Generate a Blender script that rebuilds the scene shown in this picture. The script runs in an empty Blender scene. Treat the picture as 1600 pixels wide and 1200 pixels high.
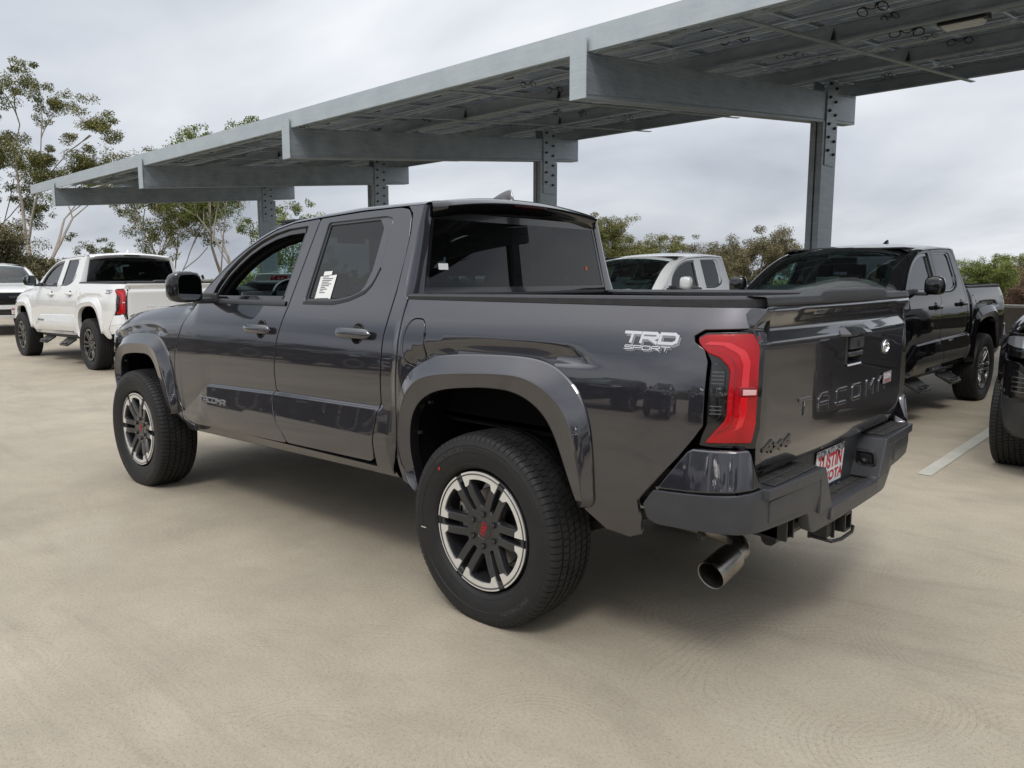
import bpy, math, random
import numpy as np
from mathutils import Vector, Matrix
from mathutils.geometry import delaunay_2d_cdt
random.seed(7); rng=np.random.default_rng(7)
R=math.radians
scene=bpy.context.scene
EXPOSURE=0.22; SKYSTR=1.0
LIGHT_U,LIGHT_W=-3.88,4.6
WL=(24.3,-3.55,3.05)
_w={'paint_grey':'paint_white','rim_silver':'gloss_black','bumper_grey':'paint_white'}
_k={'paint_grey':'paint_black','bumper_grey':'plastic'}
_s={'paint_grey':'paint_silver','rim_silver':'rim_dark'}
BACKROW=[(-8.2,11.6,_k,'black pickup in the row behind the photographer, last on its left'),(-5.1,11.4,_s,'silver pickup in the row behind the photographer beside a black one'),(-2.0,11.6,_k,'black pickup in the middle of the row behind the photographer'),(1.6,11.3,{},'grey pickup in the row behind the photographer'),(4.8,11.5,_k,'black pickup in the row across from the grey pickup front wheel'),(8.2,11.6,_w,'white pickup in the row across the aisle'),(11.4,11.4,_k,'black pickup next to a white one in the row across the aisle'),(14.5,11.0,_k,'black pickup second from the far end of the row across the aisle'),(17.6,11.2,{},'grey pickup at the far end of the row across the aisle')]
CARD=(2.62,.24,1.440)
# ---------------------------------------------------------------- camera
cam_d=bpy.data.cameras.new('camera'); cam=bpy.data.objects.new('camera',cam_d)
scene.collection.objects.link(cam); scene.camera=cam
cam.location=(-2.2206,3.22,1.449)
YAW,PITCH=-48.0316,-7.7483
cam.rotation_euler=(R(90+PITCH),0,R(YAW-90))
cam_d.sensor_fit='HORIZONTAL'; cam_d.sensor_width=36; cam_d.lens=36*1226.5/1600
cam_d.clip_start=.05; cam_d.clip_end=9000
scene.render.resolution_x=1024; scene.render.resolution_y=768
# ---------------------------------------------------------------- world, sun, exposure
scene.view_settings.view_transform='Standard'; scene.view_settings.look='None'
scene.view_settings.gamma=1; scene.view_settings.use_curve_mapping=False
scene.view_settings.exposure=EXPOSURE
world=bpy.data.worlds.new('World'); scene.world=world; world.use_nodes=True
nt=world.node_tree; N=nt.nodes; L=nt.links; N.clear()
SUN_EL,SUN_AZ=R(52),R(120)   # azimuth measured from +X ccw: direction the sun stands in
out=N.new('ShaderNodeOutputWorld'); bg=N.new('ShaderNodeBackground'); L.new(bg.outputs[0],out.inputs[0])
sky=N.new('ShaderNodeTexSky'); sky.sky_type='NISHITA'; sky.sun_disc=False
sky.sun_elevation=SUN_EL; sky.sun_rotation=R(90)-SUN_AZ; sky.air_density=1.2; sky.dust_density=3
tc=N.new('ShaderNodeTexCoord'); sep=N.new('ShaderNodeSeparateXYZ'); L.new(tc.outputs['Generated'],sep.inputs[0])
# project the sky direction onto a flat cloud deck:  p = (x,y)/(z+0.16)
mx=N.new('ShaderNodeMath'); mx.operation='MAXIMUM'; L.new(sep.outputs['Z'],mx.inputs[0]); mx.inputs[1].default_value=0.0
ad=N.new('ShaderNodeMath'); ad.operation='ADD'; L.new(mx.outputs[0],ad.inputs[0]); ad.inputs[1].default_value=.22
vd=N.new('ShaderNodeVectorMath'); vd.operation='DIVIDE'; L.new(tc.outputs['Generated'],vd.inputs[0])
cb=N.new('ShaderNodeCombineXYZ'); L.new(ad.outputs[0],cb.inputs[0]); L.new(ad.outputs[0],cb.inputs[1]); cb.inputs[2].default_value=1e6
L.new(cb.outputs[0],vd.inputs[1])
mp=N.new('ShaderNodeMapping'); mp.inputs['Location'].default_value=(3.1,1.7,0); mp.inputs['Rotation'].default_value=(0,0,R(42)); mp.inputs['Scale'].default_value=(.55,.85,1); L.new(vd.outputs[0],mp.inputs[0])
n1=N.new('ShaderNodeTexNoise'); n1.inputs['Scale'].default_value=.75; n1.inputs['Detail'].default_value=6; n1.inputs['Roughness'].default_value=.48; n1.inputs['Distortion'].default_value=.25
L.new(mp.outputs[0],n1.inputs[0])
cr=N.new('ShaderNodeValToRGB'); e=cr.color_ramp.elements
e[0].position=.38; e[0].color=(.40,.435,.495,1); e[1].position=.61; e[1].color=(.95,.96,.975,1)
m=cr.color_ramp.elements.new(.5); m.color=(.68,.71,.755,1)
L.new(n1.outputs[0],cr.inputs[0])
# elevation gradient of an overcast sky (zenith brighter, horizon pale)
er=N.new('ShaderNodeValToRGB'); e=er.color_ramp.elements
e[0].position=0; e[0].color=(.84,.85,.87,1); e[1].position=.85; e[1].color=(1.75,1.74,1.72,1)
m=er.color_ramp.elements.new(.14); m.color=(.82,.83,.86,1)
m=er.color_ramp.elements.new(.3); m.color=(.94,.945,.95,1)
m=er.color_ramp.elements.new(.5); m.color=(1.12,1.12,1.12,1)
L.new(mx.outputs[0],er.inputs[0])
mu=N.new('ShaderNodeMix'); mu.data_type='RGBA'; mu.blend_type='MULTIPLY'; mu.inputs[0].default_value=1
L.new(cr.outputs[0],mu.inputs[6]); L.new(er.outputs[0],mu.inputs[7])
# the real sky (scaled) shows faintly through the cloud
sc=N.new('ShaderNodeMix'); sc.data_type='RGBA'; sc.blend_type='MULTIPLY'; sc.inputs[0].default_value=1; L.new(sky.outputs[0],sc.inputs[6]); sc.inputs[7].default_value=(.09,.09,.09,1)
mm=N.new('ShaderNodeMix'); mm.data_type='RGBA'; mm.inputs[0].default_value=.9; L.new(sc.outputs[2],mm.inputs[6]); L.new(mu.outputs[2],mm.inputs[7])
L.new(mm.outputs[2],bg.inputs[0]); bg.inputs[1].default_value=SKYSTR
sun_d=bpy.data.lights.new('sun','SUN'); sun=bpy.data.objects.new('sun',sun_d); scene.collection.objects.link(sun)
sun_d.energy=.9; sun_d.angle=R(14); sun_d.color=(1,.96,.9)
sun.rotation_euler=(R(90)-SUN_EL,0,SUN_AZ+R(90))
# ---------------------------------------------------------------- materials
def mat(name,base=(.5,.5,.5),rough=.5,metal=0,coat=0,spec=.5,**k):
    m=bpy.data.materials.new(name); m.use_nodes=True; b=m.node_tree.nodes['Principled BSDF']
    b.inputs['Base Color'].default_value=(*base,1); b.inputs['Roughness'].default_value=rough; b.inputs['Metallic'].default_value=metal
    b.inputs['Coat Weight'].default_value=coat; b.inputs['Coat Roughness'].default_value=k.get('cr',.02); b.inputs['Specular IOR Level'].default_value=spec
    if 'emit' in k: b.inputs['Emission Color'].default_value=(*k['emit'],1); b.inputs['Emission Strength'].default_value=k.get('es',1)
    return m
def nodes(m): return m.node_tree.nodes,m.node_tree.links,m.node_tree.nodes['Principled BSDF']
def texco(m,kind='Object',scale=(1,1,1)):
    Nn,Ll,b=nodes(m); t=Nn.new('ShaderNodeTexCoord'); mp=Nn.new('ShaderNodeMapping'); mp.inputs['Scale'].default_value=scale
    Ll.new(t.outputs[kind],mp.inputs[0]); return mp.outputs[0]
def noise(m,vec,scale,detail=4,rough=.5,dist=0):
    Nn,Ll,b=nodes(m); n=Nn.new('ShaderNodeTexNoise'); n.inputs['Scale'].default_value=scale; n.inputs['Detail'].default_value=detail; n.inputs['Roughness'].default_value=rough; n.inputs['Distortion'].default_value=dist
    Ll.new(vec,n.inputs['Vector']); return n.outputs['Fac']
def ramp(m,fac,stops):
    Nn,Ll,b=nodes(m); r=Nn.new('ShaderNodeValToRGB'); e=r.color_ramp.elements
    while len(e)<len(stops): e.new(.5)
    for i,(p_,c) in enumerate(stops): e[i].position=p_; e[i].color=(*c,1) if len(c)==3 else c
    Ll.new(fac,r.inputs[0]); return r.outputs[0]
def math_(m,op,a,b_=None,c=None):
    Nn,Ll,b=nodes(m); n=Nn.new('ShaderNodeMath'); n.operation=op
    for i,v in enumerate((a,b_,c)):
        if v is None: continue
        if hasattr(v,'links'): Ll.new(v,n.inputs[i])
        else: n.inputs[i].default_value=v
    return n.outputs[0]
def bump(m,h,strength=.3,dist=.01,after=None):
    Nn,Ll,b=nodes(m); n=Nn.new('ShaderNodeBump'); n.inputs['Strength'].default_value=strength; n.inputs['Distance'].default_value=dist
    Ll.new(h,n.inputs['Height'])
    if after is not None: Ll.new(after,n.inputs['Normal'])
    Ll.new(n.outputs[0],b.inputs['Normal']); return n.outputs[0]
def mixc(m,fac,a,b_,mode='MIX'):
    Nn,Ll,b=nodes(m); n=Nn.new('ShaderNodeMix'); n.data_type='RGBA'; n.blend_type=mode
    for i,v in ((0,fac),(6,a),(7,b_)):
        if hasattr(v,'links'): Ll.new(v,n.inputs[i])
        else: n.inputs[i].default_value=v if i==0 else (*v,1)
    return n.outputs[2]
def varied(name,c0,c1,scale,rough=(.4,.6),metal=0,bmp=0,bscale=60,coat=0,coords='Object',spec=.5):
    m=mat(name,c0,rough[0],metal,coat,spec); v=texco(m,coords); Nn,Ll,b=nodes(m)
    f=noise(m,v,scale,5,.6); Ll.new(ramp(m,f,[(.3,c0),(.7,c1)]),b.inputs['Base Color'])
    Ll.new(ramp(m,f,[(.3,(rough[0],)*3),(.7,(rough[1],)*3)]),b.inputs['Roughness'])
    if bmp: bump(m,noise(m,v,bscale,3,.6),bmp,.002)
    return m
def paint(name,base,metal,rough,dust=.0):
    m=mat(name,base,rough,metal,1,.1,cr=.015); m.node_tree.nodes['Principled BSDF'].inputs['Coat IOR'].default_value=1.85; v=texco(m); Nn,Ll,b=nodes(m)
    fl=noise(m,v,900,1,.5); c2=tuple(min(1,x*1.25+.004) for x in base)
    Ll.new(ramp(m,fl,[(.35,base),(.65,c2)]),b.inputs['Base Color'])
    # a little dust lying on the lacquer
    d=noise(m,v,6,6,.7); Ll.new(ramp(m,d,[(.3,(.012,)*3),(.75,(.05,)*3)]),b.inputs['Coat Roughness'])
    return m
M={}
M['paint_grey']=paint('paint_grey',(.035,.034,.043),.8,.30)
M['paint_white']=paint('paint_white',(.70,.70,.69),0,.35)
M['paint_silver']=paint('paint_silver',(.60,.61,.61),.1,.35)
M['paint_black']=paint('paint_black',(.004,.004,.005),0,.3); M['paint_black'].node_tree.nodes['Principled BSDF'].inputs['Coat IOR'].default_value=1.45; M['paint_black'].node_tree.nodes['Principled BSDF'].inputs['Specular IOR Level'].default_value=0
M['plastic']=varied('black_plastic',(.022,.023,.026),(.034,.035,.038),30,(.42,.55),bmp=.25,bscale=900)
M['bumper_grey']=varied('bumper_grey',(.034,.036,.042),(.043,.045,.052),14,(.32,.42),bmp=.06,bscale=700)
M['gloss_black']=mat('gloss_black',(.008,.008,.009),.08,0,.6)
M['pad']=varied('step_pad',(.018,.017,.016),(.04,.038,.036),25,(.6,.8),bmp=.4,bscale=500)
M['under']=varied('underbody',(.012,.012,.012),(.03,.028,.026),8,(.6,.85))
M['frame_black']=varied('frame_black',(.010,.010,.011),(.02,.02,.021),10,(.3,.45))
M['liner']=mat('liner',(.006,.006,.006),.9,spec=.05)
M['rubber']=varied('rubber',(.010,.010,.011),(.019,.0185,.0185),12,(.5,.72),bmp=.08,bscale=400,spec=.4)
M['rubber_text']=mat('rubber_text',(.045,.045,.046),.55)
M['rim_dark']=varied('rim_dark',(.035,.036,.040),(.045,.046,.05),10,(.28,.36),.5,coat=.5)
M['rim_silver']=varied('rim_silver',(.74,.73,.70),(.84,.83,.80),40,(.30,.40),.55)
M['chrome']=mat('chrome',(.75,.76,.78),.12,1)
M['steel']=varied('steel',(.35,.34,.33),(.5,.49,.47),20,(.28,.42),1)
M['exhaust']=varied('exhaust',(.22,.20,.18),(.42,.39,.36),9,(.25,.42),1)
M['soot_black']=mat('soot_black',(.008,.008,.008),.9)  # matt near-black for the exhaust bore, fuel door recess and finger notch
M['red_text']=mat('red_text',(.35,.006,.01),.4)
M['badge_silver']=mat('badge_silver',(.62,.63,.66),.3,.3,.3)
M['badge_grey']=mat('badge_grey',(.22,.225,.24),.3,.2,.3)
M['badge_black']=mat('badge_black',(.012,.012,.013),.25,0,.5)
M['paper']=mat('paper',(.78,.78,.76),.7)
M['ink']=mat('ink',(.05,.05,.06),.8)
M['plate_white']=mat('plate_white',(.78,.78,.78),.35)
M['plate_red']=mat('plate_red',(.55,.012,.03),.35)
M['patch_tone']=mat('patch_tone',(.30,.24,.25),.4)
M['plate_navy']=mat('plate_navy',(.03,.04,.08),.35)
M['cabin']=varied('cabin_trim',(.018,.018,.02),(.03,.03,.032),20,(.55,.7),bmp=.1)
M['seat']=varied('seat_cloth',(.02,.02,.022),(.035,.035,.037),40,(.75,.9),bmp=.2)
def glass(name,tint,gl=.0):
    m=bpy.data.materials.new(name); m.use_nodes=True; Nn,Ll=m.node_tree.nodes,m.node_tree.links; Nn.clear()
    o=Nn.new('ShaderNodeOutputMaterial'); mx=Nn.new('ShaderNodeMixShader'); fr=Nn.new('ShaderNodeFresnel'); fr.inputs[0].default_value=1.5
    t=Nn.new('ShaderNodeBsdfTransparent'); t.inputs[0].default_value=(*tint,1); g=Nn.new('ShaderNodeBsdfGlossy'); g.inputs['Roughness'].default_value=.0
    a=Nn.new('ShaderNodeMath'); a.operation='MULTIPLY_ADD'; a.inputs[1].default_value=1.25; a.inputs[2].default_value=gl; a.use_clamp=True
    ge=Nn.new('ShaderNodeNewGeometry'); io=Nn.new('ShaderNodeMath'); io.operation='MULTIPLY_ADD'; io.inputs[1].default_value=-.8333; io.inputs[2].default_value=1.5; Ll.new(ge.outputs['Backfacing'],io.inputs[0]); Ll.new(io.outputs[0],fr.inputs[0])
    Ll.new(fr.outputs[0],a.inputs[0]); Ll.new(a.outputs[0],mx.inputs[0]); Ll.new(t.outputs[0],mx.inputs[1]); Ll.new(g.outputs[0],mx.inputs[2]); Ll.new(mx.outputs[0],o.inputs[0])
    return m
M['glass_tint']=glass('glass_tint',(.07,.075,.08))
M['glass_green']=glass('glass_green',(.52,.68,.66))
M['mirror']=mat('mirror_glass',(.55,.58,.6),.02,1)
def lens():
    m=mat('tail_lens',(.52,.006,.012),.12,0,.8,.2); Nn,Ll,b=nodes(m); v=texco(m)
    b.inputs['Subsurface Weight'].default_value=.0
    w=Nn.new('ShaderNodeTexWave'); w.bands_direction='Z'; w.inputs['Scale'].default_value=55; Ll.new(v,w.inputs[0])
    f=noise(m,v,9,3,.5)
    Ll.new(ramp(m,f,[(.3,(.26,.0015,.004)),(.7,(.46,.004,.009))]),b.inputs['Base Color'])
    bump(m,w.outputs['Fac'],.08,.001)
    return m
M['lens']=lens()
M['lens_bright']=mat('lens_bright',(.62,.009,.016),.12,0,1)
M['lens_dark']=mat('lens_dark',(.22,.002,.006),.1,0,1)
M['smoked']=mat('smoked_lens',(.03,.006,.006),.08,0,1)
M['lens_clear']=mat('lens_clear',(.70,.42,.42),.15,0,1)
M['headlamp']=mat('headlamp',(.45,.47,.5),.08,.6,1)
def galv(name,c0,c1):
    m=mat(name,c0,.45,.35); v=texco(m,scale=(1,1,1)); Nn,Ll,b=nodes(m)
    f=noise(m,v,2.2,6,.62); f2=noise(m,texco(m,scale=(.6,.6,9)),3,4,.6)
    vo=Nn.new('ShaderNodeTexVoronoi'); vo.inputs['Scale'].default_value=28; Ll.new(v,vo.inputs[0])
    s=math_(m,'ADD',math_(m,'MULTIPLY',f,.55),math_(m,'ADD',math_(m,'MULTIPLY',f2,.35),math_(m,'MULTIPLY',vo.outputs['Distance'],.1)))
    Ll.new(ramp(m,s,[(.35,c0),(.62,c1)]),b.inputs['Base Color']); Ll.new(ramp(m,f,[(.3,(.38,)*3),(.7,(.58,)*3)]),b.inputs['Roughness'])
    return m
M['galv']=galv('galvanised_steel',(.23,.26,.29),(.38,.42,.455))
M['galv_light']=galv('galvanised_fascia',(.42,.475,.50),(.52,.57,.59))
M['bolt']=mat('bolt_black',(.02,.02,.022),.4,.5)
def pv():
    m=mat('solar_cells',(.02,.024,.035),.2,0,.3); v=texco(m,'Object'); Nn,Ll,b=nodes(m)
    br=Nn.new('ShaderNodeTexBrick'); br.offset=0; br.inputs['Scale'].default_value=1; br.inputs['Brick Width'].default_value=.97; br.inputs['Row Height'].default_value=.083; br.inputs['Mortar Size'].default_value=.005; br.inputs['Mortar Smooth'].default_value=0
    br.inputs['Color1'].default_value=(.03,.036,.052,1); br.inputs['Color2'].default_value=(.045,.052,.07,1); br.inputs['Mortar'].default_value=(.25,.26,.28,1)
    Ll.new(v,br.inputs[0]); Ll.new(br.outputs[0],b.inputs['Base Color'])
    # the gaps between the cells are clear glass
    t=Nn.new('ShaderNodeBsdfTransparent'); t.inputs[0].default_value=(.62,.66,.68,1); x=Nn.new('ShaderNodeMixShader'); o=Nn['Material Output']; f=math_(m,'MULTIPLY',br.outputs['Fac'],.4)
    Ll.new(f,x.inputs[0]); Ll.new(b.outputs[0],x.inputs[1]); Ll.new(t.outputs[0],x.inputs[2]); Ll.new(x.outputs[0],o.inputs[0]); return m
M['pv']=pv()
M['cable']=mat('cable_black',(.008,.008,.008),.5)
M['lamp_white']=mat('lamp_diffuser',(.75,.75,.72),.4)
def concrete():
    m=mat('deck_concrete',(.4,.37,.31),.75,spec=.3); Nn,Ll,b=nodes(m); v=texco(m,'Object')
    big=noise(m,v,.22,5,.55); mid=noise(m,v,1.3,6,.65); fine=noise(m,v,130,3,.7); dirt=noise(m,texco(m,scale=(.55,1.5,1)),.75,9,.72,1.2)
    # trowel swirls: rings about scattered centres, two sizes
    def swirl(sc,freq,dist,thr):
        wv=Nn.new('ShaderNodeTexNoise'); wv.inputs['Scale'].default_value=1.1; wv.inputs['Detail'].default_value=2; Ll.new(v,wv.inputs[0])
        va=Nn.new('ShaderNodeVectorMath'); va.operation='MULTIPLY_ADD'; Ll.new(wv.outputs['Color'],va.inputs[0]); va.inputs[1].default_value=(dist,dist,0); Ll.new(v,va.inputs[2])
        vo=Nn.new('ShaderNodeTexVoronoi'); vo.voronoi_dimensions='2D'; vo.inputs['Scale'].default_value=sc; vo.feature='F1'; Ll.new(va.outputs[0],vo.inputs['Vector'])
        d=vo.outputs['Distance']
        j=noise(m,v,9,2,.5)
        ph=math_(m,'ADD',math_(m,'MULTIPLY',d,freq),math_(m,'MULTIPLY',j,2.2))
        s=math_(m,'SINE',ph)
        s2=math_(m,'SINE',math_(m,'MULTIPLY',ph,2.37))
        s=math_(m,'ADD',math_(m,'MULTIPLY',s,.6),math_(m,'MULTIPLY',s2,.4))
        # fade: strong in a ring zone only, patchy
        z1=ramp(m,d,[(.08,(0,)*3),(.3,(1,)*3),(.62,(0,)*3)])
        pt=ramp(m,noise(m,v,1.7*sc,3,.6),[(thr,(0,)*3),(thr+.16,(1,)*3)])
        return math_(m,'MULTIPLY',s,math_(m,'MULTIPLY',z1,pt))
    sw=math_(m,'MULTIPLY',math_(m,'ADD',swirl(1.15,230,.35,.43),swirl(.62,330,.5,.46)),math_(m,'MULTIPLY_ADD',noise(m,v,22,4,.7),1.9,-.25))
    base=ramp(m,big,[(.3,CONC0),(.7,CONC1)])
    c=mixc(m,.5,base,ramp(m,mid,[(.3,(.36,.36,.36)),(.7,(.64,.64,.64))]),'OVERLAY')
    c=mixc(m,math_(m,'MULTIPLY',ramp(m,dirt,[(.50,(0,)*3),(.70,(1,)*3)]),.42),c,(.20,.175,.145))
    c=mixc(m,math_(m,'MULTIPLY',ramp(m,noise(m,v,.45,7,.7),[(.55,(0,)*3),(.75,(1,)*3)]),.25),c,(.52,.50,.45))
    sp=ramp(m,math_(m,'ADD',math_(m,'MULTIPLY',noise(m,v,210,2,.8),.5),math_(m,'MULTIPLY',noise(m,v,75,4,.8),.5)),[(.37,(.55,.535,.51)),(.47,(.98,.98,.98)),(.55,(1,1,1)),(.66,(1.16,1.16,1.15))])
    c=mixc(m,1,c,sp,'MULTIPLY')
    swc=ramp(m,math_(m,'MULTIPLY_ADD',sw,.5,.5),[(.2,(.88,.87,.855)),(.47,(1,1,1)),(.85,(1.04,1.04,1.04))])
    c=mixc(m,1,c,swc,'MULTIPLY')
    # fine pits
    pit=ramp(m,noise(m,v,42,4,.75),[(.28,(.62,.6,.57)),(.36,(1,1,1))])
    c=mixc(m,.5,c,pit,'MULTIPLY')
    vs_=Nn.new('ShaderNodeTexVoronoi'); vs_.inputs['Scale'].default_value=1.3; Ll.new(v,vs_.inputs['Vector'])
    spot=ramp(m,math_(m,'ADD',vs_.outputs['Distance'],math_(m,'MULTIPLY',noise(m,v,60,2,.5),.03)),[(.016,(1,)*3),(.028,(0,)*3)])
    c=mixc(m,math_(m,'MULTIPLY',spot,.55),c,(.10,.085,.065))
    Ll.new(c,b.inputs['Base Color'])
    h=math_(m,'ADD',math_(m,'MULTIPLY',sw,.30),math_(m,'ADD',math_(m,'MULTIPLY',fine,1.1),math_(m,'MULTIPLY',noise(m,v,35,4,.7),.5)))
    bump(m,h,.26,.003)
    return m
CONC0,CONC1=(.375,.328,.256),(.430,.380,.302)
M['concrete']=concrete()
M['line_paint']=varied('line_paint',(.40,.39,.34),(.56,.55,.49),3,(.6,.7),bmp=.2,bscale=80)
M['parapet']=varied('parapet',(.13,.11,.09),(.19,.165,.14),1.2,(.75,.9))
M['parapet_cap']=varied('parapet_cap',(.36,.35,.32),(.45,.44,.41),1.5,(.7,.85))
M['earth']=varied('earth',(.07,.075,.04),(.13,.12,.07),.03,(.9,.95))
# ---------------------------------------------------------------- mesh helpers
C=scene.collection
def tag(o,label=None,cat=None,group=None,kind=None):
    if label: o['label']=label
    if cat: o['category']=cat
    if group: o['group']=group
    if kind: o['kind']=kind
    return o
def empty(name,loc=(0,0,0),rz=0,label=None,cat=None,group=None):
    o=bpy.data.objects.new(name,None); C.objects.link(o); o.location=loc; o.rotation_euler=(0,0,rz); o.empty_display_size=.2
    return tag(o,label,cat,group)
def link(name,me,parent=None,mats=()):
    o=bpy.data.objects.new(name,me); C.objects.link(o)
    for m in mats: me.materials.append(m)
    if parent is not None: o.parent=parent
    return o
class MB:
    def __init__(s): s.v=[]; s.f=[]; s.m=[]
    def add(s,vs,fs,mi=0):
        n=len(s.v); s.v+= [tuple(map(float,q)) for q in vs]; s.f+=[tuple(i+n for i in f) for f in fs]; s.m+=[mi]*len(fs); return s
    def box(s,c,d,rot=None,mi=0,taper=1):
        x,y,z=[k/2 for k in d]; vs=[]
        for sz in(-1,1):
            t=taper if sz>0 else 1
            for sx,sy in((-1,-1),(1,-1),(1,1),(-1,1)): vs.append(Vector((sx*x*t,sy*y*t,sz*z)))
        if rot is not None: vs=[rot@q for q in vs]
        c=Vector(c); return s.add([q+c for q in vs],[(3,2,1,0),(4,5,6,7),(0,1,5,4),(1,2,6,5),(2,3,7,6),(3,0,4,7)],mi)
    def loft(s,rings,closed=True,caps=(False,False),mi=0):
        n=len(rings[0]); vs=[q for r in rings for q in r]; fs=[]
        for i in range(len(rings)-1):
            for j in range(n if closed else n-1):
                k=(j+1)%n; fs.append((i*n+j,i*n+k,(i+1)*n+k,(i+1)*n+j))
        if caps[0]: fs.append(tuple(range(n))[::-1])
        if caps[1]: fs.append(tuple(range((len(rings)-1)*n,len(rings)*n)))
        return s.add(vs,fs,mi)
    def tube(s,path,r,n=12,caps=(True,True),mi=0):
        P=[Vector(q) for q in path]; rr=r if hasattr(r,'__len__') else [r]*len(P); rings=[]; up=None
        for i,q in enumerate(P):
            d=(P[min(i+1,len(P)-1)]-P[max(i-1,0)]).normalized()
            if up is None: up=Vector((0,0,1)) if abs(d.z)<.9 else Vector((1,0,0))
            a=d.cross(up).normalized(); b=a.cross(d).normalized(); up=b
            rings.append([q+(a*math.cos(t)+b*math.sin(t))*rr[i] for t in [2*math.pi*k/n for k in range(n)]])
        return s.loft(rings,True,caps,mi)
    def lathe(s,prof,n=48,axis='Y',c=(0,0,0),mi=0,closed=False):
        # prof: (axial, radius)
        rings=[]
        for a,r in prof:
            ring=[]
            for k in range(n):
                t=2*math.pi*k/n
                q={'Y':(r*math.cos(t),a,r*math.sin(t)),'Z':(r*math.cos(t),r*math.sin(t),a),'X':(a,r*math.cos(t),r*math.sin(t))}[axis]
                ring.append((q[0]+c[0],q[1]+c[1],q[2]+c[2]))
            rings.append(ring)
        return s.loft(rings,True,(False,False),mi)
    def prism(s,poly,fn,mi=0):
        # poly: 2D list; fn(u,v,side)->3D, side 0/1
        n=len(poly); a=[fn(u,v,0) for u,v in poly]; b=[fn(u,v,1) for u,v in poly]
        return s.add(a+b,[tuple(range(n))[::-1],tuple(range(n,2*n))]+[(i,(i+1)%n,(i+1)%n+n,i+n) for i in range(n)],mi)
    def build(s,name,mats,parent=None,smooth=35,bevel=0,fix=True,segs=2):
        me=bpy.data.meshes.new(name); me.from_pydata(s.v,[],s.f)
        if not isinstance(mats,(list,tuple)): mats=[mats]
        for q in mats: me.materials.append(q)
        if len(mats)>1: me.polygons.foreach_set('material_index',s.m)
        if fix:
            import bmesh; bm=bmesh.new(); bm.from_mesh(me); bmesh.ops.recalc_face_normals(bm,faces=bm.faces); bm.to_mesh(me); bm.free()
        if smooth:
            me.polygons.foreach_set('use_smooth',[True]*len(me.polygons)); me.set_sharp_from_angle(angle=R(smooth))
        me.update(); o=link(name,me,parent)
        if bevel:
            b=o.modifiers.new('bevel','BEVEL'); b.width=bevel; b.segments=segs; b.limit_method='ANGLE'; b.angle_limit=R(40)
        return o
def pchip(xs,ys):
    xs=np.array(xs,float); ys=np.array(ys,float); h=np.diff(xs); d=np.diff(ys)/h; n=len(xs); m=np.zeros(n)
    for i in range(1,n-1):
        if d[i-1]*d[i]>0: w1=2*h[i]+h[i-1]; w2=h[i]+2*h[i-1]; m[i]=(w1+w2)/(w1/d[i-1]+w2/d[i])
    m[0]=d[0]; m[-1]=d[-1]
    def f(x):
        x=np.clip(np.asarray(x,float),xs[0],xs[-1]); i=np.clip(np.searchsorted(xs,x)-1,0,n-2); t=(x-xs[i])/h[i]
        return (2*t**3-3*t**2+1)*ys[i]+(t**3-2*t**2+t)*h[i]*m[i]+(-2*t**3+3*t**2)*ys[i+1]+(t**3-t**2)*h[i]*m[i+1]
    return f
def sst(x,a,b):
    t=np.clip((np.asarray(x,float)-a)/(b-a),0,1); return t*t*(3-2*t)
def fillet(poly,r,n=5,closed=True,only=None):
    out=[]; N_=len(poly)
    for i,q in enumerate(poly):
        q=np.array(q,float)
        if (not closed and i in(0,N_-1)) or (only is not None and i not in only): out.append(tuple(q)); continue
        a=np.array(poly[i-1],float); b=np.array(poly[(i+1)%N_],float); la=np.linalg.norm(a-q); lb=np.linalg.norm(b-q)
        rr=min(r,la*.48,lb*.48); p0=q+(a-q)/la*rr; p1=q+(b-q)/lb*rr
        for k in range(n+1):
            t=k/n; out.append(tuple((1-t)**2*p0+2*t*(1-t)*q+t*t*p1))
    return out
def resample(poly,step,closed=True):
    out=[]; N_=len(poly)
    for i in range(N_ if closed else N_-1):
        a=np.array(poly[i],float); b=np.array(poly[(i+1)%N_],float); k=max(1,int(math.ceil(np.linalg.norm(b-a)/step)))
        for j in range(k): out.append(tuple(a+(b-a)*j/k))
    if not closed: out.append(tuple(poly[-1]))
    return out
def resample_n(poly,n):
    P=np.array(poly,float); s=np.concatenate([[0],np.cumsum(np.linalg.norm(np.diff(P,axis=0),axis=1))]); t=np.linspace(0,s[-1],n)
    return np.stack([np.interp(t,s,P[:,k]) for k in range(P.shape[1])],1)
def area(poly):
    P=np.array(poly); return .5*np.sum(P[:,0]*np.roll(P[:,1],-1)-np.roll(P[:,0],-1)*P[:,1])
def inset(poly,d):
    P=np.array(poly); s=1 if area(poly)>0 else -1; a=np.roll(P,1,0); b=np.roll(P,-1,0)
    e1=P-a; e2=b-P; e1/=np.linalg.norm(e1,axis=1)[:,None]+1e-12; e2/=np.linalg.norm(e2,axis=1)[:,None]+1e-12
    n1=np.stack([-e1[:,1],e1[:,0]],1)*s; n2=np.stack([-e2[:,1],e2[:,0]],1)*s; n=n1+n2; l=np.linalg.norm(n,axis=1)[:,None]
    n/=l+1e-9; k=np.clip(1/np.maximum(np.sum(n*n1,1),.4),1,2)[:,None]
    return P+n*d*k
def inpoly(P,poly):
    x,y=P[:,0],P[:,1]; r=np.zeros(len(P),bool); Q=np.array(poly); n=len(Q); j=n-1
    for i in range(n):
        xi,yi=Q[i]; xj,yj=Q[j]; c=((yi>y)!=(yj>y)); 
        with np.errstate(divide='ignore',invalid='ignore'): r^=c&(x<(xj-xi)*(y-yi)/(yj-yi+1e-15)+xi)
        j=i
    return r
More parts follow.
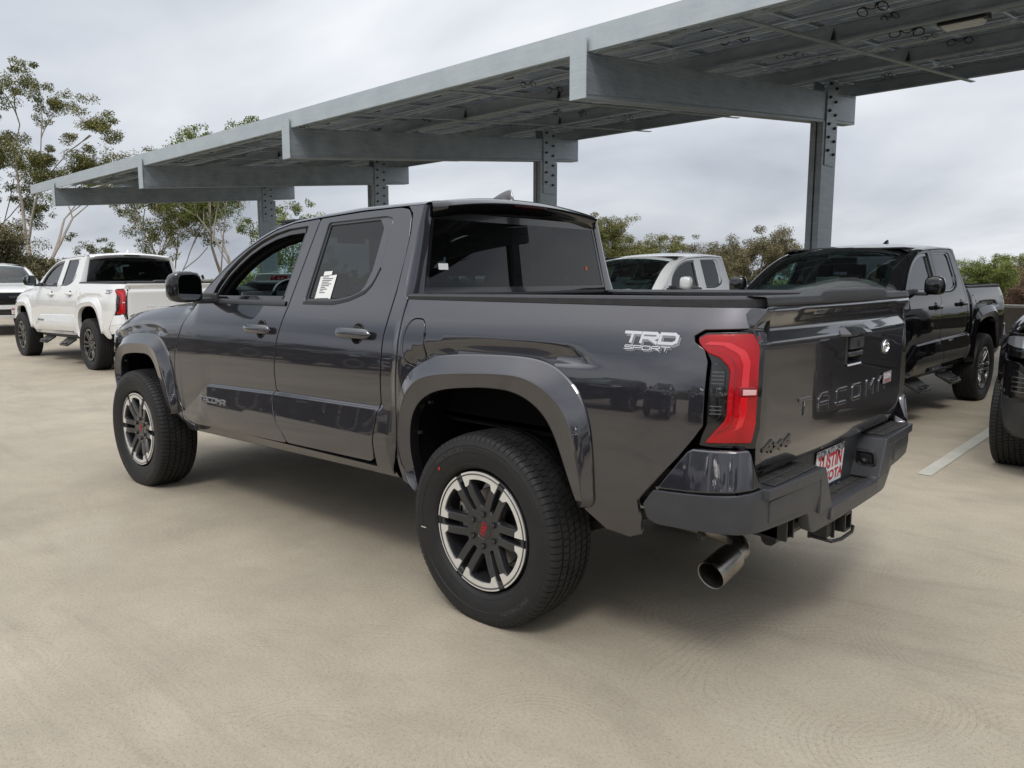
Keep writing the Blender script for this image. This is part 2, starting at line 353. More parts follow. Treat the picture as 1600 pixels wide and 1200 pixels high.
def pdist(P,poly,closed=True):
    Q=np.array(poly); best=np.full(len(P),1e9)
    for i in range(len(Q) if closed else len(Q)-1):
        a=Q[i]; b=Q[(i+1)%len(Q)]; ab=b-a; l=ab@ab+1e-15; t=np.clip(((P-a)@ab)/l,0,1); d=np.linalg.norm(P-(a+t[:,None]*ab),axis=1); best=np.minimum(best,d)
    return best
def panel(name,outline,func,mats,parent=None,holes=(),step=.03,creases=(),flange=.014,rnd=.0025,flip=False,ostep=None,back=None,eps=.0015):
    """thin shaped sheet: outline in a 2-D parameter plane, func(U,V)->Nx3, rounded edge and a return flange"""
    ostep=ostep or step
    loops=[resample(outline,ostep)]+[resample(h,ostep) for h in holes]
    V2=[]; E=[]; kind=[]; ins=[]
    for li,lp in enumerate(loops):
        lp=[tuple(q) for q in lp]
        if (area(lp)>0)!=(li==0): lp=lp[::-1]
        loops[li]=lp
        I=inset(lp,rnd if li==0 else -rnd); ins.append(I)
    idx=[]
    for lp,I in zip(loops,ins):
        n=len(lp); s=len(V2); V2+=lp; kind+=[1]*n; E+=[(s+i,s+(i+1)%n) for i in range(n)]
        s2=len(V2); V2+=[tuple(q) for q in I]; kind+=[0]*n; E+=[(s2+i,s2+(i+1)%n) for i in range(n)]
        idx.append((s,s2,n))
    A=np.array(loops[0]); gx=np.arange(A[:,0].min(),A[:,0].max(),step); gy=np.arange(A[:,1].min(),A[:,1].max(),step)
    G=np.stack(np.meshgrid(gx,gy),-1).reshape(-1,2); G=G+ (rng.random(G.shape)-.5)*1e-5
    ok=inpoly(G,ins[0])&(pdist(G,ins[0])>step*.4)
    for I in ins[1:]: ok&=(~inpoly(G,I))&(pdist(G,I)>step*.4)
    for cr_ in creases: 
        if ok.any(): ok[ok]=pdist(G[ok],cr_,False)>step*.35
    G=G[ok]; V2+=[tuple(q) for q in G]; kind+=[0]*len(G)
    for cr_ in creases:
        Q=np.array(resample(cr_,step*.6,False)); o_=inpoly(Q,ins[0])&(pdist(Q,ins[0])>.004)
        for I in ins[1:]: o_&=(~inpoly(Q,I))&(pdist(Q,I)>.004)
        prev=None
        for q,g in zip(Q,o_):
            if g:
                V2.append(tuple(q)); kind.append(0)
                if prev is not None: E.append((prev,len(V2)-1))
                prev=len(V2)-1
            else: prev=None
    r=delaunay_2d_cdt([Vector(q) for q in V2],E,[],0,1e-6)
    ov=np.array([tuple(q) for q in r[0]]); of=[tuple(f) for f in r[2]]; orig=r[3]
    kd=np.zeros(len(ov),int); omap={}
    for i,o_ in enumerate(orig):
        for k in o_:
            omap[k]=i
            if k<len(kind): kd[i]=max(kd[i],kind[k])
    ce=np.array([ov[list(f)].mean(0) for f in of]); keep=inpoly(ce,loops[0])
    for lp in loops[1:]: keep&=~inpoly(ce,lp)
    F=[f for f,k in zip(of,keep) if k]
    U,W=ov[:,0],ov[:,1]; P=np.asarray(func(U,W),float); e=eps
    Pu=(np.asarray(func(U+e,W))-np.asarray(func(U-e,W))); Pv=(np.asarray(func(U,W+e))-np.asarray(func(U,W-e)))
    Nn=np.cross(Pu,Pv); Nn/=np.linalg.norm(Nn,axis=1)[:,None]+1e-12
    if flip: Nn=-Nn
    Vs=P.copy(); Ns=Nn.copy(); extra=[]; exn=[]; FF=[]
    base=len(ov)
    for s,s2,n in idx:
        o_=[omap[s+i] for i in range(n)]; i_=[omap[s2+i] for i in range(n)]
        Vs[o_]=P[o_]-Nn[o_]*rnd
        out_=P[o_]-P[i_]; out_-=Nn[o_]*np.sum(out_*Nn[o_],1)[:,None]; out_/=np.linalg.norm(out_,axis=1)[:,None]+1e-12
        nb=out_+Nn[o_]*.35; nb/=np.linalg.norm(nb,axis=1)[:,None]; Ns[o_]=nb
        s3=base+len(extra)
        for k in range(n): extra.append(P[o_[k]]-Nn[o_[k]]*(rnd+flange)); exn.append(out_[k])
        for k in range(n):
            k2=(k+1)%n; FF.append((o_[k],s3+k,s3+k2,o_[k2]))
    Vs=np.concatenate([Vs,np.array(extra)]); Ns=np.concatenate([Ns,np.array(exn)])
    # orient faces along the normals
    Fo=[]
    for f in F+FF:
        a,b,c=Vs[f[0]],Vs[f[1]],Vs[f[2]]; nn=np.cross(b-a,c-a)
        Fo.append(f if nn@(Ns[f[0]]+Ns[f[1]]+Ns[f[2]])>=0 else f[::-1])
    me=bpy.data.meshes.new(name); me.from_pydata([tuple(q) for q in Vs],[],Fo)
    me.polygons.foreach_set('use_smooth',[True]*len(me.polygons)); me.materials.append(mats)
    me.normals_split_custom_set_from_vertices([tuple(q) for q in Ns]); me.update()
    return link(name,me,parent)
# a small stroke alphabet (unit cell 0..1) for stamped and raised lettering
GL={'T':[[(0,1),(1,1)],[(.5,1),(.5,0)]],'R':[[(0,0),(0,1),(.85,1),(1,.85),(1,.6),(.85,.48),(.1,.48)],[(.45,.48),(1,0)]],
 'D':[[(0,0),(0,1),(.8,1),(1,.8),(1,.2),(.8,0),(0,0)]],'S':[[(1,1),(.1,1),(0,.9),(0,.6),(.1,.5),(.9,.5),(1,.4),(1,.1),(.9,0),(0,0)]],
 'P':[[(0,0),(0,1),(.9,1),(1,.88),(1,.56),(.9,.45),(0,.45)]],'O':[[(.12,0),(0,.15),(0,.85),(.12,1),(.88,1),(1,.85),(1,.15),(.88,0),(.12,0)]],
 'A':[[(0,0),(0,.7),(.25,1),(.75,1),(1,.7),(1,0)],[(0,.38),(1,.38)]],'C':[[(1,1),(.15,1),(0,.85),(0,.15),(.15,0),(1,0)]],
 'M':[[(0,0),(0,1),(.5,.45),(1,1),(1,0)]],'4':[[(.75,0),(.75,1),(0,.3),(1,.3)]],'x':[[(0,0),(1,.7)],[(0,.7),(1,0)]],'X':[[(0,0),(1,1)],[(0,1),(1,0)]],'G':[[(1,.9),(.9,1),(.1,1),(0,.9),(0,.1),(.1,0),(1,0),(1,.45),(.5,.45)]]}
def strokes(text,x0,z0,h,w,gap,th,slant=0):
    """boxes (quads) of every stroke in a flat u,v plane"""
    quads=[]
    for i,ch in enumerate(text):
        if ch not in GL: continue
        for ln in GL[ch]:
            pts=[np.array([x0+i*(w+gap)+a*w+slant*b*h, z0+b*h]) for a,b in ln]
            for a,b in zip(pts[:-1],pts[1:]):
                d=b-a; l=np.linalg.norm(d); d/=l; nrm=np.array([-d[1],d[0]])*th/2; a2=a-d*th*.42; b2=b+d*th*.42
                quads.append([tuple(a2-nrm),tuple(b2-nrm),tuple(b2+nrm),tuple(a2+nrm)])
    return quads
def raised(name,quads,fn,mats,parent,seg=.03):
    """fn(u,v,h)->3D; builds thin raised strokes"""
    mb=MB()
    for k,q in enumerate(quads): 
        hh=k*.00004
        mb.prism(q,lambda u,v,s,hh=hh: fn(u,v,hh if s==1 else -1))
    return mb.build(name,mats,parent,smooth=0)
def text_mesh(name,s,size,fn,mats,parent,align='CENTER',extr=0,sx=1,bold=0):
    cu=bpy.data.curves.new('t','FONT'); cu.body=s; cu.size=size; cu.align_x=align; cu.align_y='CENTER'; cu.extrude=extr; cu.offset=bold; cu.resolution_u=3
    o=bpy.data.objects.new('t',cu); C.objects.link(o); dg=bpy.context.evaluated_depsgraph_get(); me=bpy.data.meshes.new_from_object(o.evaluated_get(dg))
    bpy.data.objects.remove(o); bpy.data.curves.remove(cu)
    for v in me.vertices: v.co=Vector(fn(v.co.x*sx,v.co.y,v.co.z))
    me.name=name; me.materials.clear(); me.materials.append(mats); me.update()
    return link(name,me,parent)
# ---------------------------------------------------------------- pickup truck (x forward, y left, z up, origin under the rear axle)
_pf=pchip([.40,.46,.52,.60,.68,.75,.95,1.05,1.15,1.22,1.27,1.30,1.36,1.50,1.70,1.80,1.9],[.84,.872,.895,.912,.917,.918,.921,.917,.905,.889,.874,.864,.843,.793,.722,.685,.645])
FX=[-.61,-.412,-.028,.285,.451,.50]; FZ=[1.144,1.199,1.199,1.172,1.127,1.09]
_fz=pchip(FX,FZ)
GX=[2.86,2.98,3.10,3.30,3.55,3.66]; GZ=[1.090,1.135,1.155,1.152,1.115,1.07]
_gz=pchip(GX,GZ)
LEDGE=[(.56,.838),(1.582,.819),(2.334,.795),(2.40,.77),(2.451,.731),(2.706,.588)]
def S(x,z,rec=1.):
    x=np.asarray(x,float); z=np.asarray(z,float)
    zz=z+.11*np.clip((x-2.7)/1.2,0,1.2)**1.7*sst(z,.85,1.12)
    y=_pf(zz)
    y=y-sst(x,2.5,2.82)*4.2*np.clip(zz-1.12,0,.3)**2
    bed=1-sst(x,.52,.60)
    y=y+bed*.014*sst(z,.5,.7)*(1-sst(z,1.25,1.4))
    # ledge in the lower doors
    zl=np.interp(x,[q[0] for q in LEDGE],[q[1] for q in LEDGE]); lm=sst(x,.58,.60)*(1-sst(x,2.70,2.74))
    dz=z-zl
    y=y+lm*(.017*(1-sst(dz,-.006,.010))*(sst(z,.46,.56))-.012*np.exp(-np.clip(dz,0,9)/.10)*sst(dz,-.004,.01))
    y=y+lm*.135*np.clip(-dz,0,.13)*(1-sst(-dz,.15,.29)*.95)*sst(-dz,0,.02)
    # hip creases above both flares
    zc=_fz(x); m=(x>-.61)&(x<.52)
    d=np.minimum(.62*(zc-z),np.where(x<-.36,4*(z-1.130),9)); d=np.clip(d,0,.030)
    y=y-rec*np.where(m,d,0)*sst(x,-.62,-.22)*(1-sst(x,.44,.54))
    bul=.016*np.exp(-((z-zc-.0)/.07)**2)*np.where(z>zc,1,0)*sst(x,-.9,-.4)*(1-sst(x,.3,.54)); y=y+bul*.0
    zc=_gz(x); m=(x>2.84)&(x<3.75)
    d=np.minimum(.40*(zc-z),np.where(x<3.02,4*(z-1.080),9)); d=np.clip(d,0,.018)
    y=y-rec*np.where(m,d,0)*sst(x,2.84,3.2)
    # plan taper at the nose and at the tail
    a=np.clip(x-3.4,0,.9); y=y-(.22*a**2+.33*a**4)
    t=np.clip(-.72-x,0,.5); y=y-(.45*t**2+1.9*t**4)
    return y
def side(sgn,off=0.):
    def f(u,v): 
        u=np.asarray(u,float); v=np.asarray(v,float); return np.stack([u,sgn*(S(u,v)+off),v],-1)
    return f
def Sn(x,z,e=.002):
    """surface point and outward normal on the left flank"""
    P=np.array([x,float(S(x,z)),z]); a=np.array([2*e,float(S(x+e,z)-S(x-e,z)),0]); b=np.array([0,float(S(x,z+e)-S(x,z-e)),2*e]); n=np.cross(b,a); return P,n/np.linalg.norm(n)
RO=[(.455,.47),(.52,.52),(.542,.60),(.547,.723),(.545,.841),(.505,.968),(.425,1.055),(.30,1.111),(.113,1.133),(-.156,1.144),(-.288,1.14),(-.386,1.117),(-.467,1.064),(-.517,1.004),(-.548,.925),(-.563,.808),(-.569,.664),(-.567,.625),(-.548,.600),(-.503,.588)]
RM=[(0.403,0.483),(0.465,0.55),(0.487,0.64),(0.493,0.75),(0.479,0.86),(0.440,0.944),(0.362,1.008),(0.246,1.039),(0.063,1.058),(-0.167,1.073),(-0.267,1.065),(-0.349,1.036),(-0.412,0.998),(-0.459,0.949),(-0.497,0.877),(-0.523,0.773),(-0.539,0.679),(-.543,.64),(-.535,.612),(-.506,.598)]
RI=[(0.39,0.492),(0.425,0.562),(0.435,0.646),(0.44,0.742),(0.425,0.825),(0.382,0.896),(0.305,0.948),(0.199,0.979),(0.028,1.0),(-0.124,1.006),(-0.21,0.995),(-0.284,0.967),(-0.341,0.926),(-0.383,0.872),(-0.418,0.801),(-0.453,0.714),(-0.484,0.645),(-.493,.622),(-.497,.610),(-.500,.603)]
FO=[(3.60,.62),(3.66,.63),(3.715,.66),(3.745,.73),(3.74,.84),(3.70,.93),(3.64,.99),(3.55,1.035),(3.369,1.067),(3.159,1.075),(3.036,1.069),(2.954,1.042),(2.896,.993),(2.842,.912),(2.806,.802),(2.785,.652),(2.784,.60),(2.80,.565),(2.835,.548)]
FM=[(3.595,.622),(3.635,.64),(3.68,.68),(3.70,.745),(3.695,.83),(3.65,.905),(3.57,.965),(3.431,.994),(3.264,1.004),(3.127,1.006),(3.049,.994),(2.992,.969),(2.948,.926),(2.898,.845),(2.850,.726),(2.813,.63),(2.807,.595),(2.812,.57),(2.836,.553)]
FI=[(3.59,.624),(3.61,.66),(3.63,.70),(3.64,.75),(3.635,.81),(3.60,.87),(3.55,.905),(3.45,.922),(3.336,.932),(3.209,.936),(3.138,.928),(3.084,.904),(3.044,.86),(3.002,.791),(2.945,.685),(2.899,.602),(2.875,.58),(2.858,.568),(2.84,.557)]
def smooth_line(P,n,it=2):
    P=[tuple(q) for q in P]
    for _ in range(it):
        Q=[P[0]]
        for a,b in zip(P[:-1],P[1:]): Q.append((.75*a[0]+.25*b[0],.75*a[1]+.25*b[1])); Q.append((.25*a[0]+.75*b[0],.25*a[1]+.75*b[1]))
        Q.append(P[-1]); P=Q
    P=np.array(P); t=np.linspace(0,len(P)-1,n); return np.stack([np.interp(t,np.arange(len(P)),P[:,k]) for k in (0,1)],1)
def flare(name,O,Mi,I,sgn,mt,parent):
    n=90; o=smooth_line(O,n); m=smooth_line(Mi,n); i=smooth_line(I,n)
    def base(p,add): return np.stack([p[:,0],S(p[:,0],p[:,1])+add,p[:,1]],1)
    taper=np.minimum(1,.45+np.minimum(np.arange(n),n-1-np.arange(n))/9.); taper=taper*taper*(3-2*taper)
    yo=S(o[:,0],o[:,1],0)-.004; ref=np.maximum.reduce([yo,S(m[:,0],m[:,1],0),S(i[:,0],np.maximum(i[:,1],.6),0)])
    top=ref+.008+.033*taper   # ridge height
    pk=lambda p,y: np.stack([p[:,0],sgn*y,p[:,1]],1)
    rows=[pk(o,yo-.045),pk(o,yo+.003),pk(o*.985+m*.015,yo+.009),pk(o*.93+m*.07,yo*.93+top*.07+.010),pk(o*.5+m*.5,yo*.5+top*.5+.006),pk(o*.12+m*.88,yo*.12+top*.88+.002),pk(o*.04+m*.96,top-.0015),pk(m,top),pk(m*.96+i*.04,top-.0005),pk(m*.88+i*.12,top-.004),pk(m*.5+i*.5,top-.012),pk(m*.07+i*.93,top-.020),pk(i*.985+m*.015,top-.023),pk(i,top-.029),pk(i,top-.075)]
    mb=MB(); mb.loft([list(map(tuple,r)) for r in rows],closed=False)
    # thickness at the ends
    ob=mb.build(name,mt,parent,smooth=13,fix=False)
    return ob
def curve_panel(name,rows,mt,parent,smooth=40,fix=True):
    mb=MB(); mb.loft([list(map(tuple,r)) for r in rows],closed=False); return mb.build(name,mt,parent,smooth=smooth,fix=fix)

# ---- wheel: rim centre at origin, outer face towards +y
def tread_profile():
    W=.124; g=[]  # (y, r, kind) kind 1 = rib that carries cross grooves
    gr=[-.083,-.036,.008+.003,.052,.090]
    gr=[-.080,-.042,-.004,.034,.074]
    pts=[]
    def crown(y): return .3965-.012*(abs(y)/.125)**3.5
    edges=[-.112]
    ribs=[]; prev=-.116
    for c in gr: ribs.append((prev,c-.0045)); prev=c+.0045
    ribs.append((prev,.116))
    return ribs,crown
def make_tyre(detail=True):
    ribs,crown=tread_profile(); P=90 if detail else 1; per=4 if detail else 1
    A=[]; low=[]
    if detail:
        for k in range(P):
            for f,l in ((0,1),(.07,1),(.11,0),(.96,0)): A.append((k+f)/P*2*math.pi); low.append(l)
    else:
        A=[2*math.pi*k/96 for k in range(96)]; low=[0]*96
    n=len(A); A=np.array(A); low=np.array(low)
    rings=[]
    def ring(y,r,lowdepth=0,sh=0):
        rings.append([(rr*math.cos(a+sh),y,rr*math.sin(a+sh)) for a,rr in zip(A,(r-low*lowdepth))])
    G=.0075
    # inner sidewall
    for y,r in ((-.098,.254),(-.118,.268),(-.131,.30),(-.133,.335),(-.127,.362)): ring(y,r)
    ring(-.123,.382,.004)
    for k,(a,b) in enumerate(ribs):
        sh=[0,.012,.030,.048,.02,0][k]; sl=.010
        ld=.006 if k in(0,5) else .005
        if k>0: ring(a,crown(a)-G)
        ring(a+.0004,crown(a),ld,sh); ring((a+b)/2,crown((a+b)/2),ld,sh+sl); ring(b-.0004,crown(b),ld,sh+ (0 if k not in(2,3) else sl*2))
        if k<5: ring(b,crown(b)-G)
    ring(.1225,.3815,.007); ring(.1275,.372,.005)
    for y,r in ((.1295,.3640),(.1330,.3560),(.1340,.3540),(.1335,.345),(.1345,.3435),(.1345,.325),(.1325,.3235),(.131,.304),(.1255,.286),(.1215,.277),(.122,.275),(.121,.272),(.113,.2610),(.106,.2555),(.094,.250)): ring(y,r)
    mb=MB(); mb.loft(rings,True); return mb
def polar(r,a): return (r*math.cos(a),r*math.sin(a))
def rim_face(par,mt):
    """six twin-bar spokes: disc with six large and six slot openings"""
    Ro=.243; holes=[]
    hw=.047   # half width of a spoke pair
    for k in range(6):
        t=k*math.pi/3
        c,s=math.cos(t),math.sin(t)
        rot=lambda p: (p[0]*c-p[1]*s,p[0]*s+p[1]*c)
        # slot between the two bars
        holes.append([rot(q) for q in fillet([(.088,-.010),(.190,-.0145),(.212,-.0125),(.212,.0125),(.190,.0145),(.088,.010)],.006,3)])
        # big opening between this pair and the next one
        b=t+math.pi/6; c2,s2=math.cos(b),math.sin(b)
        rot2=lambda p: (p[0]*c2-p[1]*s2,p[0]*s2+p[1]*c2)
        def lim(r): # half angle left between neighbouring pairs at radius r
            return math.pi/6-math.asin(min(1,hw*(.80+.2*r/.2)/r))
        pts=[]
        for r in (.096,.12,.15,.18,.200): pts.append(polar(r,-lim(r)))
        for j in range(7): pts.append(polar(.209,lim(.209)*(-.86+1.72*j/6)))
        for r in (.200,.18,.15,.12,.096): pts.append(polar(r,lim(r)))
        holes.append([rot2(q) for q in fillet(pts,.008,2)])
    outer=[polar(Ro,2*math.pi*k/96) for k in range(96)]
    def f(u,v):
        r=np.sqrt(u*u+v*v); h=.106-.030*(1-sst(r,.05,.17))-.010*sst(r,.17,.06)
        h=.110-.018*(1-sst(r,.05,.18))
        return np.stack([u,h,v],-1)
    return panel('spokes',outer,f,mt,par,holes=holes,step=.014,ostep=.010,flange=.034,rnd=.003,flip=True)
def rim_machined(par,mt):
    obs=[]
    for k in range(6):
        b=k*math.pi/3+math.pi/6; ha=math.pi/6-math.asin(.0165/.23)
        pts=[]
        # outer arc then inner arc with tips that run onto the bars
        for j in range(13): pts.append(polar(.2425,b-ha+2*ha*j/12))
        hi=math.pi/6-math.asin(.0175/.20)
        tip=[polar(.186,b+hi),polar(.190,b+hi-.10),polar(.209,b+hi-.15)]
        pts+=tip
        for j in range(9): pts.append(polar(.211,b+(hi-.19)-(2*(hi-.19))*j/8))
        pts+=[polar(.209,b-hi+.15),polar(.190,b-hi+.10),polar(.186,b-hi)]
        def f(u,v): 
            r=np.sqrt(u*u+v*v); h=.1112-.018*(1-sst(r,.05,.18))+.0*r; return np.stack([u,h+.0035,v],-1)
        obs.append((pts,f))
    mb=MB()
    for pts,f in obs:
        A=[tuple(f(np.array(q[0]),np.array(q[1]))) for q in pts]; B=[(a[0]*1.0,a[1]-.006,a[2]) for a in A]; n=len(A)
        c=len(pts)
        # triangulate strip: outer arc against inner path
        from mathutils.geometry import tessellate_polygon
        tr=tessellate_polygon([[Vector((q[0],q[1],0)) for q in pts]])
        mb.add(A+B,[tuple(t) for t in tr]+[(i,(i+1)%n,(i+1)%n+n,i+n) for i in range(n)])
    return mb.build('machined_rim_lip',mt,par,smooth=0)
def make_wheel(parent,sgn,x,detail=True,style='twin',zc=.395,R0=1.0):
    w=empty('wheel',(x,sgn*.838,zc)); w.parent=parent
    t=make_tyre(detail).build('tyre',M['rubber'],w,smooth=28)
    if sgn<0:
        pass
    # barrel
    mb=MB(); mb.lathe([(.112,.2445),(.117,.2455),(.1185,.243),(.116,.240),(.108,.239),(.10,.236),(.06,.218),(-.09,.212),(-.10,.240)],64)
    mb.build('rim_barrel',M['rim_dark'] if style=='twin' else M['gloss_black'],w,smooth=40)
    w.children[-1].scale=(1.045,1,1.045)
    s=rim_face(w,M['rim_dark'] if style=='twin' else M['gloss_black'])
    s.scale=(1.045,1,1.045)
    if style=='twin': rim_machined(w,M['rim_silver']).scale=(1.045,1,1.045)
    # hub cap and nuts
    mb=MB(); mb.lathe([(.050,.046),(.082,.046),(.0925,.0435),(.0940,.040),(.0925,.0385),(.0925,.0001)],36); cp=mb.build('centre_cap',M['badge_black'],w,smooth=30)
    if style=='twin':
        q=strokes('TRD',-.031,-.0115,.023,.016,.006,.0046,.25)
        raised('cap_lettering',q,lambda u,v,h: (-(u*math.cos(1.25)-v*math.sin(1.25)), .0926 if h<0 else .0936+h, u*math.sin(1.25)+v*math.cos(1.25)),M['red_text'],cp)
    mb=MB()
    for k in range(6):
        a=k*math.pi/3+math.pi/6; cx,cz=.0685*math.cos(a),.0685*math.sin(a)
        mb=MB(); mb.lathe([(.06,.0145),(.101,.0135),(.1050,.0105),(.1055,.0001)],6,c=(cx,0,cz)); mb.lathe([(.06,.0165),(.084,.0165),(.0845,.0130),(.080,.0125)],18,c=(cx,0,cz)); mb.build('wheel_nut',M['gloss_black'],w,smooth=30)
    mb=MB(); mb.lathe([(.015,.06),(.020,.165),(.004,.168),(-.004,.168),(-.010,.165),(-.01,.06)],48); mb.build('brake_disc',M['steel'],w,smooth=30)
    mb=MB(); mb.box((.145 if True else 0,.02,.02),(.06,.09,.15)); mb.box((.158,.055,.02),(.03,.02,.12)); mb.build('brake_caliper',M['steel'],w,bevel=.008)
    if detail:
        # raised sidewall lettering, two arcs
        def arc(rad,a0,sg):
            def fn(x_,y_,z_): 
                a=a0-sg*x_/rad; r=rad+sg*y_; return (-r*math.cos(a)*-1,.1348+z_*.5,r*math.sin(a))
            return fn
        text_mesh('sidewall_lettering','MICHELIN',.026,lambda X,Y,Z:((.3335+Y)*math.cos(R(62)+X/.3335),.1347+ (.0006 if Z>=0 else 0),(.3335+Y)*math.sin(R(62)+X/.3335)),M['rubber_text'],t,sx=1.5)
        text_mesh('sidewall_lettering','MICHELIN',.026,lambda X,Y,Z:((.3335+Y)*math.cos(R(232)+X/.3335),.1347,(.3335+Y)*math.sin(R(232)+X/.3335)),M['rubber_text'],t,sx=1.5)
    if sgn<0: w.rotation_euler=(0,0,math.pi)
    return w
def sweep_x(section,xs,fn):
    """section: list of (a,b); fn(x,a,b)->3D"""
    return [[fn(x,a,b) for a,b in section] for x in xs]

def make_truck(T):
    P=M['paint_grey']
    rz=lambda x:(.6-x)*.019+.506   # rocker bottom line
    for sgn in (1,-1):
        fl=side(sgn); fp=sgn>0
        L_='left' if sgn>0 else 'right'
        # ---- front door
        fd=[(1.436,1.762),(1.685,1.746),(1.85,1.714),(1.981,1.670),(2.11,1.616),(2.222,1.556),(2.33,1.487),(2.44,1.405),(2.55,1.325),(2.635,1.262),(2.665,1.19),(2.695,1.124),(2.735,1.05),(2.775,.966),(2.793,.85),(2.79,.738),(2.76,.655),(2.71,.592),(2.63,.548),(2.50,.530),(2.38,.530),(1.55,.551),(1.497,.556),(1.507,.60),(1.556,.66),(1.592,.75),(1.606,.85),(1.606,.95),(1.585,1.1),(1.55,1.22),(1.525,1.291),(1.48,1.53)]
        win=fillet([(1.528,1.728),(1.729,1.717),(1.86,1.694),(1.985,1.656),(2.10,1.606),(2.20,1.545),(2.29,1.475),(2.352,1.40),(2.40,1.307),(1.583,1.313)],.018,3)
        d=panel('front_door',fillet(fd,.02,3),fl,P,T,holes=[win],creases=[LEDGE,[(x,z-.008) for x,z in LEDGE],[(x,z+.012) for x,z in LEDGE]],flip=fp,step=.025)
        # black frame round the open window
        w0=[tuple(q) for q in resample(win,.02)]; w2_=inset(w0,.036)+np.array([-.020,-.025]); panel('window_seal',w0,side(sgn,-.05),M['liner'],d,holes=[[tuple(q) for q in w2_]],step=.03,rnd=.004,flip=fp,flange=.03)
        fr=inset(resample(win,.02),.034); 
        panel('window_frame',[tuple(q) for q in resample(win,.02)],side(sgn,-.014),M['gloss_black'],d,holes=[[tuple(q) for q in fr]],step=.02,rnd=.003,flip=fp,flange=.03)
        panel('window_glass' if sgn<0 else 'driver_glass',[tuple(q) for q in fr],side(sgn,-.03),M['glass_green'],d,step=.05,flange=.002,flip=fp)
        # mirror sail and black belt moulding
        sail=[(2.352,1.405),(2.405,1.310),(2.53,1.300),(2.50,1.335),(2.40,1.418)]
        mb=MB(); 
        belt=lambda x0,x1: mb.loft([[ (x,sgn*(float(S(x,z))+o),z) for o,z in ((-.004,1.322),(.006,1.318),(.009,1.306),(.006,1.295),(-.004,1.292))] for x in np.linspace(x0,x1,16)],closed=False)
        belt(1.545,2.53); mb.build('belt_moulding',M['plastic'],d,smooth=60)
        door_handle(d,sgn,1.755,1.160)
        mirror(d,sgn)
        # ---- rear door
        rd=[(1.428,1.762),(1.07,1.779),(.78,1.784),(.715,1.774),(.680,1.735),(.660,1.64),(.652,1.533),(.656,1.372),(.668,1.25),(.681,1.174),(.684,1.037),(.690,.90),(.697,.80),(.712,.70),(.718,.63),(.728,.588),(.757,.570),(1.489,.556),(1.499,.60),(1.548,.66),(1.584,.75),(1.598,.85),(1.598,.95),(1.577,1.1),(1.542,1.22),(1.517,1.291),(1.472,1.53)]
        rw_=fillet([(1.348,1.736),(.87,1.747),(.815,1.735),(.810,1.70),(.818,1.49),(.842,1.425),(.885,1.383),(1.0,1.345),(1.12,1.325),(1.383,1.322)],.02,3)
        d2=panel('rear_door',fillet(rd,.015,3),fl,P,T,holes=[rw_],creases=[LEDGE,[(x,z-.008) for x,z in LEDGE],[(x,z+.012) for x,z in LEDGE]],flip=fp,step=.025)
        fr2=inset(resample(rw_,.02),.016)
        panel('window_frame',[tuple(q) for q in resample(rw_,.02)],side(sgn,-.008),M['gloss_black'],d2,holes=[[tuple(q) for q in fr2]],step=.02,rnd=.003,flip=fp,flange=.012)
        g=panel('window_glass',[tuple(q) for q in fr2],side(sgn,-.016),M['glass_tint'],d2,step=.04,flange=.002,flip=fp)
        panel('window_divider',fillet([(.925,1.738),(.866,1.740),(.822,1.728),(.817,1.70),(.825,1.49),(.850,1.428),(.890,1.389),(.945,1.366),(.905,1.415),(.880,1.49),(.875,1.69)],.012,3),side(sgn,-.006),P,d2,flip=fp,step=.02,rnd=.003)
        mb=MB(); xs=[(1.385,1.318),(1.25,1.318),(1.12,1.320),(1.0,1.340),(.885,1.378),(.84,1.42),(.812,1.49)]
        mb.loft([[(x,sgn*(float(S(x,z))+h),z+o) for o,h in ((.006,-.006),(.004,.004),(-.010,.006),(-.014,-.003))] for x,z in resample_n(xs,24)],closed=False); mb.build('belt_moulding',M['plastic'],d2,smooth=60)
        door_handle(d2,sgn,.885,1.176)
        if sgn>0:
            # window sticker
            f=lambda u,v,o=.0: tuple(np.array([u,float(S(u,v))-.0125+o,v]))
            mb=MB(); q=[(1.308,1.452),(1.170,1.462),(1.176,1.332),(1.312,1.328)]; q2=[(1.286,1.478),(1.216,1.481),(1.216,1.462),(1.286,1.456)]
            for w_ in (q,q2): mb.add([f(*a) for a in w_],[(0,1,2,3)])
            stc=mb.build('price_sticker',M['paper'],d2,smooth=0)
            mb=MB(); 
            for k,l in enumerate((.05,.09,.08,.06,.085,.07,.04,.06,.03,.05)):
                z=1.452-.009*k; mb.add([f(1.285,z,.0006),f(1.285-l,z+.001,.0006),f(1.285-l,z-.0028,.0006),f(1.285,z-.0038,.0006)],[(0,1,2,3)])
            mb.add([f(1.298,1.340,.0006),f(1.19,1.343,.0006),f(1.19,1.340,.0006),f(1.298,1.337,.0006)],[(0,1,2,3)])
            mb.build('sticker_print',M['ink'],stc,smooth=0)
        # ---- cab side behind the rear door, wraps to the back wall
        cc=[(.650,1.56),(.648,1.372),(.660,1.25),(.673,1.174),(.676,1.037),(.682,.90),(.689,.80),(.704,.70),(.710,.62),(.715,.545),(.60,.53),(.585,.60),(.572,.75),(.566,.95),(.562,1.15),(.560,1.36),(.585,1.365),(.600,1.45),(.606,1.60),(.610,1.788),(.72,1.789),(.675,1.75),(.655,1.66)]
        panel('cab_side',cc,fl,P,T,flip=fp,step=.025,rnd=.002)
        zs=np.linspace(1.30,1.788,14); rows=[]
